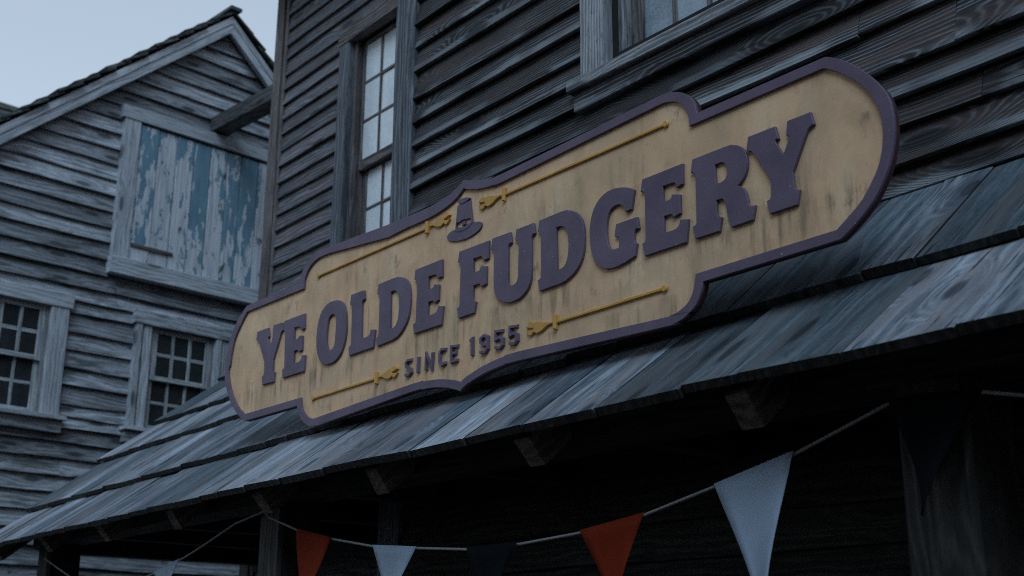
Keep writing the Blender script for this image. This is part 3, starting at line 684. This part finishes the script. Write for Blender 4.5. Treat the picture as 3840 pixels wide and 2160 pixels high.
('D',[(0.536,0.141),(0.597,0.142),(0.663,0.142),(0.690,0.141),(0.706,0.138),(0.727,0.130),(0.747,0.120),(0.764,0.107),(0.778,0.092),(0.789,0.075),(0.796,0.055),(0.801,0.030),(0.803,0.002),(0.802,-0.026),(0.798,-0.053),(0.790,-0.076),(0.778,-0.095),(0.765,-0.110),(0.749,-0.122),(0.729,-0.133),(0.708,-0.141),(0.693,-0.146),(0.666,-0.150),(0.600,-0.151),(0.538,-0.152),(0.526,-0.104),(0.534,-0.103),(0.543,-0.100),(0.546,-0.093),(0.546,-0.087),(0.548,0.050),(0.545,0.084),(0.542,0.087),(0.539,0.091),(0.533,0.094),(0.528,0.096)],[(0.639,0.083),(0.653,0.083),(0.670,0.081),(0.683,0.075),(0.693,0.065),(0.701,0.053),(0.707,0.038),(0.710,0.017),(0.711,-0.005),(0.710,-0.028),(0.706,-0.049),(0.699,-0.066),(0.690,-0.080),(0.679,-0.087),(0.667,-0.090),(0.653,-0.091),(0.643,-0.090)]),
('G',[(1.076,0.112),(1.060,0.041),(1.027,0.039),(1.026,0.048),(1.021,0.058),(1.012,0.067),(1.001,0.075),(0.989,0.078),(0.976,0.079),(0.961,0.076),(0.948,0.070),(0.938,0.057),(0.931,0.040),(0.927,0.021),(0.925,0.001),(0.925,-0.021),(0.928,-0.043),(0.932,-0.060),(0.938,-0.073),(0.946,-0.082),(0.953,-0.087),(0.988,-0.088),(0.991,-0.049),(0.985,-0.046),(0.977,-0.044),(0.971,-0.041),(0.966,-0.039),(0.976,0.006),(1.086,0.004),(1.095,-0.042),(1.087,-0.041),(1.078,-0.042),(1.074,-0.046),(1.071,-0.053),(1.070,-0.067),(1.070,-0.080),(1.072,-0.088),(1.075,-0.092),(1.083,-0.097),(1.073,-0.141),(1.057,-0.145),(1.036,-0.150),(1.016,-0.154),(0.995,-0.157),(0.974,-0.159),(0.953,-0.159),(0.933,-0.156),(0.915,-0.152),(0.899,-0.144),(0.885,-0.134),(0.872,-0.123),(0.860,-0.109),(0.849,-0.089),(0.841,-0.067),(0.836,-0.044),(0.833,-0.021),(0.831,-0.001),(0.831,0.020),(0.835,0.045),(0.841,0.068),(0.849,0.087),(0.859,0.104),(0.873,0.119),(0.890,0.132),(0.909,0.141),(0.930,0.147),(0.953,0.148),(0.977,0.147),(1.001,0.143),(1.023,0.137),(1.042,0.130),(1.056,0.123),(1.068,0.117)],None),
('E',[(1.116,0.139),(1.318,0.138),(1.315,0.062),(1.285,0.056),(1.284,0.060),(1.283,0.066),(1.281,0.071),(1.278,0.074),(1.275,0.077),(1.273,0.079),(1.219,0.081),(1.220,0.023),(1.227,0.023),(1.238,0.023),(1.247,0.023),(1.252,0.024),(1.255,0.026),(1.258,0.028),(1.259,0.031),(1.260,0.036),(1.260,0.039),(1.301,0.027),(1.300,-0.042),(1.266,-0.049),(1.265,-0.046),(1.263,-0.042),(1.261,-0.039),(1.259,-0.037),(1.255,-0.035),(1.253,-0.034),(1.220,-0.032),(1.219,-0.092),(1.231,-0.093),(1.247,-0.094),(1.261,-0.094),(1.272,-0.093),(1.280,-0.091),(1.287,-0.087),(1.292,-0.080),(1.295,-0.071),(1.297,-0.065),(1.336,-0.074),(1.324,-0.155),(1.121,-0.154),(1.108,-0.105),(1.112,-0.104),(1.118,-0.103),(1.123,-0.100),(1.125,-0.096),(1.125,-0.090),(1.126,-0.086),(1.128,0.054),(1.127,0.082),(1.126,0.083),(1.124,0.086),(1.121,0.088),(1.116,0.091),(1.111,0.093),(1.107,0.094)],None),
('R',[(1.363,0.138),(1.410,0.138),(1.473,0.137),(1.523,0.136),(1.541,0.135),(1.545,0.134),(1.550,0.131),(1.560,0.127),(1.571,0.122),(1.580,0.116),(1.588,0.109),(1.594,0.101),(1.600,0.092),(1.604,0.082),(1.607,0.071),(1.608,0.061),(1.609,0.051),(1.608,0.040),(1.606,0.030),(1.602,0.020),(1.597,0.010),(1.590,0.001),(1.581,-0.008),(1.571,-0.015),(1.564,-0.019),(1.568,-0.022),(1.575,-0.026),(1.581,-0.030),(1.586,-0.036),(1.591,-0.043),(1.595,-0.051),(1.598,-0.059),(1.600,-0.069),(1.602,-0.077),(1.603,-0.085),(1.603,-0.091),(1.604,-0.095),(1.610,-0.105),(1.633,-0.108),(1.620,-0.155),(1.528,-0.156),(1.524,-0.149),(1.520,-0.139),(1.516,-0.127),(1.512,-0.111),(1.509,-0.093),(1.507,-0.078),(1.505,-0.068),(1.503,-0.060),(1.500,-0.054),(1.497,-0.050),(1.493,-0.047),(1.491,-0.045),(1.466,-0.044),(1.466,-0.076),(1.466,-0.081),(1.467,-0.089),(1.468,-0.095),(1.470,-0.099),(1.472,-0.102),(1.474,-0.103),(1.487,-0.109),(1.475,-0.155),(1.365,-0.154),(1.353,-0.106),(1.357,-0.106),(1.364,-0.105),(1.369,-0.103),(1.371,-0.099),(1.372,-0.094),(1.372,-0.091),(1.375,0.031),(1.374,0.074),(1.373,0.077),(1.371,0.081),(1.368,0.085),(1.363,0.088),(1.358,0.091),(1.354,0.092)],[(1.466,0.085),(1.476,0.085),(1.489,0.085),(1.500,0.083),(1.506,0.080),(1.510,0.075),(1.513,0.069),(1.516,0.062),(1.517,0.053),(1.518,0.045),(1.516,0.038),(1.514,0.031),(1.511,0.025),(1.506,0.021),(1.501,0.018),(1.494,0.016),(1.485,0.015),(1.475,0.016),(1.467,0.017)]),
('Y',[(1.615,0.138),(1.730,0.137),(1.742,0.089),(1.738,0.089),(1.733,0.090),(1.729,0.089),(1.728,0.086),(1.728,0.083),(1.729,0.081),(1.756,0.028),(1.784,0.078),(1.784,0.080),(1.784,0.082),(1.783,0.084),(1.780,0.086),(1.775,0.089),(1.772,0.091),(1.780,0.138),(1.874,0.137),(1.885,0.091),(1.880,0.090),(1.873,0.089),(1.867,0.087),(1.862,0.084),(1.859,0.080),(1.857,0.078),(1.791,-0.041),(1.792,-0.073),(1.794,-0.094),(1.798,-0.104),(1.813,-0.108),(1.801,-0.155),(1.690,-0.155),(1.679,-0.108),(1.683,-0.107),(1.689,-0.106),(1.693,-0.104),(1.695,-0.101),(1.697,-0.097),(1.698,-0.094),(1.700,-0.045),(1.696,-0.033),(1.679,-0.004),(1.656,0.036),(1.638,0.067),(1.630,0.079),(1.627,0.081),(1.624,0.083),(1.617,0.086),(1.611,0.089),(1.606,0.091)],None),
]
HAT_BRIM=[(0.123,0.252),(0.135,0.249),(0.144,0.245),(0.150,0.240),(0.154,0.235),(0.154,0.228),(0.151,0.221),(0.143,0.215),(0.130,0.209),(0.115,0.204),(0.096,0.200),(0.072,0.197),(0.045,0.195),(0.017,0.197),(-0.011,0.200),(-0.037,0.205),(-0.059,0.211),(-0.075,0.217),(-0.086,0.223),(-0.094,0.230),(-0.098,0.237),(-0.098,0.243),(-0.093,0.249),(-0.084,0.254),(-0.073,0.258),(-0.058,0.260),(-0.046,0.260),(-0.041,0.257),(-0.034,0.253),(-0.025,0.248),(-0.012,0.244),(0.007,0.242),(0.029,0.241),(0.049,0.243),(0.066,0.247),(0.077,0.251),(0.083,0.255),(0.087,0.258),(0.089,0.259),(0.105,0.256)]
HAT_CROWN=[(-0.021,0.364),(0.070,0.363),(0.089,0.258),(0.088,0.256),(0.085,0.253),(0.078,0.248),(0.066,0.244),(0.049,0.240),(0.029,0.238),(0.007,0.239),(-0.012,0.241),(-0.026,0.246),(-0.035,0.251)]
HAT_HOLE1=[(-0.026,0.286),(0.004,0.283),(0.008,0.287),(0.036,0.287),(0.043,0.283),(0.076,0.281),(0.080,0.264),(0.053,0.259),(0.037,0.255),(0.012,0.256),(-0.029,0.265)]
HAT_BUCKLE=[(0.012,0.278),(0.036,0.279),(0.040,0.262),(0.019,0.260)]
HAT_CAP=[(-0.018,0.378),(-0.017,0.382),(-0.010,0.386),(0.003,0.387),(0.018,0.387),(0.034,0.385),(0.048,0.383),(0.058,0.380),(0.065,0.377),(0.069,0.374),(0.067,0.370),(0.059,0.367),(0.048,0.364),(0.035,0.363),(0.022,0.362),(0.010,0.364),(-0.002,0.366),(-0.012,0.372)]
SMALL=[
('S',[[(-0.341,-0.266),(-0.368,-0.264),(-0.385,-0.274),(-0.381,-0.292),(-0.348,-0.308),(-0.343,-0.321),(-0.361,-0.333),(-0.391,-0.326)]]),
('I',[[(-0.289,-0.261),(-0.290,-0.335)]]),
('N',[[(-0.228,-0.335),(-0.229,-0.261),(-0.184,-0.334),(-0.181,-0.261)]]),
('C',[[(-0.083,-0.267),(-0.112,-0.262),(-0.128,-0.275),(-0.128,-0.317),(-0.109,-0.332),(-0.083,-0.325)]]),
('E',[[(0.004,-0.269),(-0.043,-0.263),(-0.041,-0.330),(0.005,-0.330)],[(-0.042,-0.295),(-0.007,-0.296)]]),
('1',[[(0.087,-0.268),(0.101,-0.260),(0.103,-0.331)]]),
('9',[[(0.207,-0.300),(0.177,-0.299),(0.161,-0.287),(0.162,-0.269),(0.184,-0.260),(0.206,-0.271),(0.208,-0.318),(0.192,-0.332),(0.155,-0.324)]]),
('5',[[(0.308,-0.263),(0.261,-0.259),(0.260,-0.293),(0.287,-0.287),(0.306,-0.299),(0.306,-0.321),(0.288,-0.332),(0.253,-0.323)]]),
('5',[[(0.401,-0.263),(0.354,-0.259),(0.353,-0.295),(0.376,-0.288),(0.397,-0.299),(0.398,-0.321),(0.381,-0.333),(0.348,-0.324)]]),
]
SPEAR=[(-0.1809,0.0121),(-0.1743,0.0206),(-0.1653,0.0295),(-0.1554,0.0328),(-0.1453,0.0327),(-0.1351,0.0282),(-0.1275,0.0232),(-0.1220,0.0255),(-0.1121,0.0264),(-0.0971,0.0219),(-0.0771,0.0157),(-0.0469,0.0104),(-0.0211,0.0065),(-0.0212,-0.0016),(-0.0345,-0.0020),(-0.0512,-0.0040),(-0.0641,-0.0098),(-0.0771,-0.0161),(-0.0930,-0.0206),(-0.1076,-0.0230),(-0.1165,-0.0215),(-0.1230,-0.0185),(-0.1294,-0.0156),(-0.1340,-0.0134),(-0.1385,-0.0189),(-0.1450,-0.0243),(-0.1523,-0.0253),(-0.1605,-0.0227),(-0.1705,-0.0135),(-0.1785,-0.0045),(-0.1588,-0.0037),(-0.1385,-0.0023),(-0.1338,0.0003),(-0.1341,0.0027)]
SPEARS=[
((-0.255,0.325),(-1.211,0.328)),
((0.310,0.320),(1.238,0.316)),
((-0.629,-0.301),(-1.201,-0.305)),
((0.633,-0.295),(1.209,-0.293)),
]

# ------------------------------------------------------------------ the sign
def extrude_outline(name, mat, parent, mw, outer, holes, depth, bevel):
    """flat outline with real thickness: x, z of the sign face, swept towards the street"""
    cu = bpy.data.curves.new(name, 'CURVE')
    cu.dimensions = '2D'; cu.fill_mode = 'BOTH'
    cu.extrude = depth / 2 - bevel; cu.bevel_depth = bevel; cu.offset = -bevel; cu.bevel_resolution = 0
    for pts in [outer] + list(holes):
        sp = cu.splines.new('POLY')
        sp.points.add(len(pts) - 1)
        for q, (x, z) in zip(sp.points, pts):
            q.co = (x, z, 0, 1)
        sp.use_cyclic_u = True
    tmp = bpy.data.objects.new(name, cu)
    COL.objects.link(tmp)
    dg = bpy.context.evaluated_depsgraph_get()
    me = bpy.data.meshes.new_from_object(tmp.evaluated_get(dg))
    bpy.data.objects.remove(tmp); bpy.data.curves.remove(cu)
    me.transform(Matrix(((1, 0, 0, 0), (0, 0, -1, -depth / 2), (0, 1, 0, 0), (0, 0, 0, 1))))
    me.name = name
    me.materials.clear(); me.materials.append(mat)
    for p in me.polygons:
        p.use_smooth = False
    return link(bpy.data.objects.new(name, me), parent, mw)

SC = Vector((-4.11, 2.9985, 3.135))
sign = empty('shop_sign', None, Matrix.Translation(SC))
tag(sign, 'long cream sign with plum lettering YE OLDE FUDGERY SINCE 1955 standing on the porch roof', 'sign')
I4 = Matrix.Identity(4)
extrude_outline('backboard', M['plum_edge'], sign, Matrix.Translation((0, 0.0225, 0)), [(x * 0.9985, z * 0.9985) for x, z in SIGN_OUTER], [], 0.020, 0.002)
def clip(pts, c, keep_left):
    out = []
    ins = (lambda p: p[0] <= c) if keep_left else (lambda p: p[0] >= c)
    for i, b in enumerate(pts):
        a = pts[i - 1]
        if ins(a) != ins(b):
            k = (c - a[0]) / (b[0] - a[0]); out.append((c, a[1] + (b[1] - a[1]) * k))
        if ins(b):
            out.append(b)
    return out
face = [(x * 1.006, z * 1.02) for x, z in SIGN_INNER]
for side, c in ((True, 0.0265), (False, 0.0290)):          # two sheets that meet in a seam at the middle
    extrude_outline('panel', M['cream'], sign, Matrix.Translation((0, 0.0022, 0)), clip(face, c, side), [], 0.003, 0.0005)
extrude_outline('border', M['plum'], sign, I4, SIGN_OUTER, [SIGN_INNER], 0.0125, 0.0015)
for ch, o_, hole in LETTERS:
    q = extrude_outline('letter', M['plum'], sign, I4, o_, [hole] if hole else [], 0.0125, 0.0018)
    q['label'] = 'plum slab serif capital letter %s' % ch

def ribbon(name, mat, parent, strokes, w, h, taper=0.62):
    """cut-out small characters with sloping sides"""
    vs_, fs = [], []
    for si, pts in enumerate(strokes):
        n = len(pts); k0 = len(vs_)
        hh = h - 0.0015 * si
        for i, (x, z) in enumerate(pts):
            p = Vector((x, z))
            a = (p - Vector(pts[i - 1])).normalized() if i else None
            b = (Vector(pts[i + 1]) - p).normalized() if i < n - 1 else None
            t_ = (a + b).normalized() if a and b else (a or b)
            nn = Vector((-t_.y, t_.x))
            k = 1.0 / max(0.55, nn.dot(Vector((-a.y, a.x)))) if a and b else 1.0
            hi = hh * (0.86 if (i == 0 and si == 0 and name == 'digit' and n > 7) else 1.0)
            for sgn, ww, y in ((1, w, 0.0), (1, w * taper, -hi), (-1, w * taper, -hi), (-1, w, 0.0)):
                e = p + nn * (sgn * ww / 2 * k)
                if (i in (0, n - 1)) and ww < w:
                    e += t_ * ((w - ww) / 2 * (1 if i == 0 else -1))
                vs_.append((e.x, y, e.y))
            if i:
                c, d_ = k0 + (i - 1) * 4, k0 + i * 4
                fs += [(c + q, c + (q + 1) % 4, d_ + (q + 1) % 4, d_ + q) for q in range(4)]
        fs += [(k0, k0 + 1, k0 + 2, k0 + 3), (k0 + (n - 1) * 4 + 3, k0 + (n - 1) * 4 + 2, k0 + (n - 1) * 4 + 1, k0 + (n - 1) * 4)]
    return mesh_obj(name, vs_, fs, mat, parent)
for ch, strokes in SMALL:
    st = [[(x, z) for x, z in p] for p in strokes]
    q = ribbon('digit' if ch.isdigit() else 'letter', M['plum'], sign, st, 0.0165, 0.014)
    q['label'] = 'small plum %s %s' % ('digit' if ch.isdigit() else 'capital letter', ch)

hat = empty('hat', sign)
hat['label'] = 'plum tall crowned buckle hat above the lettering'
extrude_outline('brim', M['plum'], hat, I4, HAT_BRIM, [], 0.008, 0.0012)
extrude_outline('crown', M['plum'], hat, I4, HAT_CROWN, [HAT_HOLE1], 0.010, 0.0008)
extrude_outline('buckle', M['plum'], hat, I4, HAT_BUCKLE, [], 0.0115, 0.0012)
extrude_outline('hat_top', M['plum'], hat, I4, HAT_CAP, [], 0.0130, 0.0012)
for (cx_, cz_), (ex, ez) in SPEARS:
    e = empty('ornament_rod', sign)
    sg = 1 if ex > cx_ else -1
    ang = math.atan2(ez - cz_, (ex - cx_) * sg) * sg
    mw = Matrix.Translation((cx_, 0, cz_)) @ Matrix.Rotation(-ang if sg > 0 else -ang, 4, 'Y')
    e.matrix_local = mw
    Ln = math.hypot(ex - cx_, ez - cz_)
    pts = [(x * sg, z) for x, z in SPEAR]
    extrude_outline('spearhead', M['gold'], e, I4, pts if sg > 0 else pts[::-1], [], 0.011, 0.0025)
    cw = [(-0.014, -0.026), (-0.004, -0.030), (0.004, -0.028), (0.005, 0.028), (-0.003, 0.032), (-0.013, 0.027)]
    extrude_outline('collar', M['gold'], e, I4, [(x * sg, z) for x, z in cw], [], 0.016, 0.003)
    rw = 0.0058
    rod = [(0.004, -rw), (Ln - 0.012, -rw), (Ln - 0.012, rw), (0.004, rw)]
    extrude_outline('rod', M['gold'], e, I4, [(x * sg, z) for x, z in rod], [], 0.010, 0.0022)
    kn = [(Ln + 0.013 * math.cos(a_ * (math.pi / 8)), 0.013 * math.sin(a_ * math.pi / 8)) for a_ in range(16)]
    extrude_outline('knob', M['gold'], e, I4, [(x * sg, z) for x, z in kn], [], 0.0115, 0.003)

# ------------------------------------------------------------------ bunting between the porch posts
bunt = empty('bunting')
tag(bunt, 'string of red, white and navy pennants sagging between the porch posts', 'bunting')
YS = 2.918
def tube(name, mat, parent, pts, r, n=6):
    vs_, fs = [], []
    for i, p in enumerate(pts):
        p = Vector(p)
        a = Vector(pts[max(i - 1, 0)]); b = Vector(pts[min(i + 1, len(pts) - 1)])
        t_ = (b - a).normalized()
        u_ = t_.cross(Vector((0, 1, 0))).normalized(); v_ = t_.cross(u_)
        for k in range(n):
            an = 2 * math.pi * k / n
            vs_.append(tuple(p + (u_ * math.cos(an) + v_ * math.sin(an)) * r))
        if i:
            c, d_ = (i - 1) * n, i * n
            fs += [(c + k, c + (k + 1) % n, d_ + (k + 1) % n, d_ + k) for k in range(n)]
    fs += [tuple(range(n)), tuple(range(len(pts) * n - 1, (len(pts) - 1) * n - 1, -1))]
    return mesh_obj(name, vs_, fs, mat, parent, smooth=True)
knots_ = [(-8.75, 2.25), (-8.2, 2.10), (-7.7, 2.03), (-7.25, 2.02), (-6.85, 2.06), (-6.504, 2.12), (-6.304, 2.165), (-5.92, 2.262), (-5.60, 2.300),
          (-5.549, 2.266), (-5.251, 2.182), (-4.926, 2.118), (-4.587, 2.064), (-4.25, 2.036), (-3.919, 2.011), (-3.601, 2.011),
          (-3.264, 2.028), (-2.943, 2.063), (-2.636, 2.124), (-2.319, 2.190), (-1.993, 2.287), (-1.90, 2.292), (-1.696, 2.273), (-1.5, 2.225), (-1.0, 2.11), (-0.4, 2.03), (0.3, 2.07), (1.1, 2.27)]
def on_string(x):
    for (x0, z0), (x1, z1) in zip(knots_, knots_[1:]):
        if x0 <= x <= x1:
            return z0 + (z1 - z0) * (x - x0) / (x1 - x0)
tube('string', M['string'], bunt, [(x, YS + 0.004 * math.sin(x * 5), z) for x, z in knots_], 0.0055)
def pennant(mat, xl, xr, tipx, drop, curl, lean, lab):
    """cloth triangle hemmed over the string, belling a little"""
    nu, nv = 8, 10
    zl, zr = on_string(xl), on_string(xr)
    tz = (zl + zr) / 2 - drop
    vs_, fs = [], []
    for j in range(nv + 1):
        v = j / nv
        for i in range(nu + 1):
            u = i / nu
            xt = xl + (xr - xl) * u; zt = on_string(xt) if v == 0 else zl + (zr - zl) * u
            zt0 = on_string(xt)
            pinch = curl * math.sin(v * math.pi) * (0.5 - u) * 0.6 * (xr - xl)
            x = xt + (tipx - xt) * v * 0.975 + pinch
            z = zt0 + 0.0075 + (tz - zt0) * v
            y = YS - 0.008 + 0.022 * math.sin(u * 3.1 + v * 2.0) * math.sin(v * 2.6) + lean * v
            vs_.append((x, y, z))
        if j:
            for i in range(nu):
                a_ = (j - 1) * (nu + 1) + i; b_ = j * (nu + 1) + i
                fs.append((a_, a_ + 1, b_ + 1, b_))
    o_ = mesh_obj('pennant', vs_, fs, mat, bunt, smooth=True)
    so = o_.modifiers.new('thickness', 'SOLIDIFY'); so.thickness = 0.0016
    o_['label'] = lab
    return o_
pennant(M['flag_white'], -6.86, -6.53, -6.66, 0.36, 0.5, -0.02, 'white pennant left of the middle post')
pennant(M['flag_red'], -5.25, -4.935, -5.15, 0.40, -0.2, -0.02, 'red pennant beside the middle post')
pennant(M['flag_white'], -4.585, -4.255, -4.40, 0.40, 0.3, -0.05, 'white pennant at the lowest part of the string')
pennant(M['flag_navy'], -3.915, -3.605, -3.78, 0.40, 0.3, -0.02, 'navy pennant between white and red')
pennant(M['flag_red'], -3.262, -2.945, -3.05, 0.42, 0.30, -0.03, 'red pennant next to the large white one')
pennant(M['flag_white'], -2.634, -2.321, -2.375, 0.50, 0.1, -0.10, 'large white pennant nearest the right post')
pennant(M['flag_navy'], -1.985, -1.70, -1.895, 0.315, 0.1, -0.02, 'navy pennant hanging over the right post')
pennant(M['flag_white'], -7.9, -7.58, -7.74, 0.4, 0.2, -0.02, 'white pennant at the far end of the string')

# ------------------------------------------------------------------ the old house across the lane, gable to the street
DB = 12.0
dx = Vector((-0.09885243, 0.9951021, 0)); nb = Vector((0.9951021, 0.09885243, 0))
house = empty('gabled_house', None, basis(dx, -nb, (0, 0, 1), -nb * DB))
tag(house, 'silver grey gabled timber house with a peeling blue hay door and six over six windows', 'house')
APX, APZ, SL = 6.89, 8.95, 0.879      # apex of the fascia's upper edge, roof slope
XL, XR = 2.5, 11.4
def gable_x(z, inset=0.0):
    h_ = (APZ - 0.05 - z) / SL
    return max(XL, APX - h_ + inset), min(XR, APX + h_ - inset)
zl_ = APZ - 0.2 - SL * (APX - XL)
holes = [(5.72, 8.19, 5.62, 7.33), (4.21, 5.325, 3.84, 5.06), (6.09, 7.23, 3.84, 5.06)]
prism('wall', M['backing'], house, [(XL + 0.02, 0.0), (XR - 0.02, 0.0), (XR - 0.02, zl_), (APX, APZ - 0.25), (XL + 0.02, zl_)], 0.10, 0.22, 'y')
block('wall', M['backing'], house, (XL + 0.02, 0.222, 0), (XL + 0.12, 9.0, zl_ - 0.1))
block('wall', M['backing'], house, (XR - 0.12, 0.222, 0), (XR - 0.02, 9.0, zl_ - 0.1))
rb = [3.16 - 0.176 * i for i in range(1, 18)][::-1] + [3.16, 3.336, 3.51, 3.661, 3.807, 3.93, 4.057, 4.252, 4.429, 4.622, 4.796, 5.001, 5.14, 5.291, 5.465, 5.651, 5.833, 6.009, 6.187, 6.366, 6.546]
while rb[-1] < APZ - 0.25:
    rb.append(rb[-1] + 0.1785)
clapboards(house, M['siding_grey'], rb, XL, XR, 0.05, holes, 0.057, ends=lambda z: gable_x(z + 0.05), wob=0.009, split=(2.2, 4.5))
# rake boards and the shingled roof seen on edge
th = math.atan(SL); c_, s_ = math.cos(th), math.sin(th)
Lr = (APX - XL + 0.45) / c_
for sg in (-1, 1):
    xdir = Vector((-sg * c_, 0, s_)) if False else None
    # along the slope from the low end to the apex
    low = Vector((APX + sg * Lr * c_, -0.055, APZ - Lr * s_))
    ux = Vector((-sg * c_, 0, s_)); uz = Vector((0, -1, 0)); uy = uz.cross(ux)
    wd = 0.165
    org = low + (Vector((0, 0, 0)) if uy.z < 0 else -uy * wd)
    plank('rake_board', M['board_grey'], house, basis(ux, uy, uz, org), Lr - 0.002, wd, 0.06, segs=14, wob=0.003)
    org2 = org - uz * 0.0 + Vector((0, -0.0605, 0)) + (uy * (0.0 if uy.z < 0 else wd - 0.075))
    plank('rake_moulding', M['board_grey'], house, basis(ux, uy, uz, org2), Lr - 0.002, 0.075, 0.010, segs=14, wob=0.002)
    # courses of shingles: butts step down the rake
    n_ = int(Lr / 0.232) + 1
    for k in range(n_):
        t0 = Lr - k * 0.232
        if t0 < -0.05: break
        base = Vector((APX + sg * Lr * c_, 0, APZ - Lr * s_)) + ux * t0
        nrm = Vector((sg * s_, 0, c_))
        lowp = base - ux * 0.30 + nrm * 0.058
        topp = base + ux * 0.02 + nrm * 0.020
        tk = rng.uniform(0.020, 0.036)
        fy = -0.16 + jit(0.025)
        # butt edge runs back along the roof; each shingle steps a little
        vs_, fs = [], []
        ny = 34
        for i in range(ny + 1):
            y = fy + (9.2 - fy) * i / ny
            e = jit(0.012)
            for p, q in ((lowp - ux * e, 0.0), (lowp - ux * e + nrm * tk, 0.0), (topp + nrm * tk, 0.0), (topp, 0.0)):
                vs_.append((p.x, y, p.z))
            if i:
                a_, b_ = (i - 1) * 4, i * 4
                fs += [(a_ + q, a_ + (q + 1) % 4, b_ + (q + 1) % 4, b_ + q) for q in range(4)]
        fs += [(0, 1, 2, 3), (ny * 4 + 3, ny * 4 + 2, ny * 4 + 1, ny * 4)]
        mesh_obj('shingle_course', vs_, fs, M['shingle'], house)
block('ridge_cap', M['shingle'], house, (APX - 0.075, -0.2, APZ + 0.055), (APX + 0.075, 9.2, APZ + 0.095))

# hay door with its frame
door = empty('hay_door', house)
door['label'] = 'plank hay door of peeling blue paint in a pale frame'
bar_x('head_casing', M['board_grey'], door, 5.68, 8.23, 7.285, 7.435, -0.068, 0.113, segs=10, wob=0.003)
bar_z('casing', M['board_grey'], door, 5.715, 5.905, 5.69, 7.28, -0.058, 0.10, segs=8, wob=0.003)
bar_z('casing', M['board_grey'], door, 8.005, 8.195, 5.69, 7.28, -0.058, 0.10, segs=8)
bar_x('sill', M['board_grey'], door, 5.70, 8.21, 5.50, 5.685, -0.095, 0.14, segs=10, wob=0.004)
x = 5.912; k = 0
while x < 7.99:
    wdt = min(rng.uniform(0.17, 0.235), 8.0 - x)
    if 8.0 - x - wdt < 0.08: wdt = 8.0 - x
    bar_z('door_plank', M['peeling'], door, x + 0.005, x + wdt - 0.005, 5.69, 7.26, -0.034 + jit(0.006), 0.03, segs=4, wob=0.002)
    x += wdt; k += 1
bar_x('batten', M['trim_brown'], door, 5.92, 6.42, 5.845, 5.885, -0.056, 0.015)

# the hoist beam over the hay door
plank('hoist_beam', M['beam_wood'], house, basis((0, -1, 0), (0, 0, 1), (-1, 0, 0), (APX + 0.10, 0.12, 7.46)), 1.75, 0.19, 0.20, segs=6, ch=0.01)

def house_window(x0, x1, zb, zt, cas, lab, groove):
    w = empty('window', house)
    w['label'] = lab
    for a_, b_ in ((x0, x0 + cas), (x1 - cas, x1)):
        if groove:
            m_ = a_ + cas * 0.44
            bar_z('casing', M['board_grey'], w, a_, m_ - 0.012, zb, zt, -0.05, 0.10, segs=6, wob=0.004)
            bar_z('casing', M['board_grey'], w, m_ + 0.012, b_, zb, zt, -0.035, 0.085, segs=6, wob=0.004)
        else:
            bar_z('casing', M['board_grey'], w, a_, b_, zb, zt, -0.05, 0.10, segs=6, wob=0.004)
    bar_x('head_casing', M['siding_grey'] if groove else M['board_grey'], w, x0 - 0.03, x1 + 0.03, zt + 0.003, zt + 0.145, -0.06, 0.11, segs=6)
    bar_x('sill', M['board_grey'], w, x0 - 0.06, x1 + 0.06, zb - 0.045, zb - 0.003, -0.12, 0.20, segs=6, wob=0.003)
    bar_x('apron', M['siding_grey'], w, x0 - 0.035, x1 + 0.035, zb - 0.165, zb - 0.048, -0.07, 0.12, segs=6, wob=0.004)
    i0, i1 = x0 + cas + 0.002, x1 - cas - 0.002
    zm = zb + (zt - zb) * 0.505
    bar_z('jamb', M['trim_grey'], w, i0, i0 + 0.035, zb, zt, 0.0, 0.075)
    bar_z('jamb', M['trim_grey'], w, i1 - 0.035, i1, zb, zt, 0.0, 0.075)
    sash(w, M['sash_grey'], M['glass_dark'], i0 + 0.037, i1 - 0.037, zm - 0.02, zt - 0.002, 0.004, 3, 2, 0.058, 0.05, 0.05, 0.03, 0.040)
    sash(w, M['sash_grey'], M['glass_dark'], i0 + 0.037, i1 - 0.037, zb, zm + 0.02, 0.042, 3, 2, 0.05, 0.03, 0.06, 0.03, 0.034)
house_window(4.20, 5.335, 3.91, 5.02, 0.19, 'six over six window at the edge of the picture', False)
house_window(6.084, 7.24, 3.91, 5.02, 0.19, 'six over six window above the low end of the porch roof', True)

# ------------------------------------------------------------------ roof of a further building behind the house
far = empty('far_house', None, basis(dx, -nb, (0, 0, 1), -nb * 19.0))
tag(far, 'far building whose shingled roof shows over the left eave of the grey house', 'house')
# ridge runs along the lane, at the left edge of the picture
RZ = 12.42
block('wall', M['backing'], far, (3.0, 3.3, 0.0), (13.0, 8.0, 9.2))
for k in range(22):
    t_ = k * 0.22
    y0, z0 = 5.2 - t_ * 0.77, RZ - t_ * 0.64
    y1, z1 = 5.2 - (t_ + 0.26) * 0.77, RZ - (t_ + 0.26) * 0.64 + 0.035
    for yy0, yy1 in ((y0, y1), (10.4 - y0, 10.4 - y1)):
        q = [(yy0, z0), (yy1, z1), (yy1, z1 - 0.045), (yy0, z0 - 0.045)]
        prism('shingle_course', M['shingle'], far, q, 2.6, 13.4, 'x')
bar_x('ridge_board', M['shingle'], far, 2.55, 13.45, RZ - 0.02, RZ + 0.10, 5.1, 0.2, segs=10)
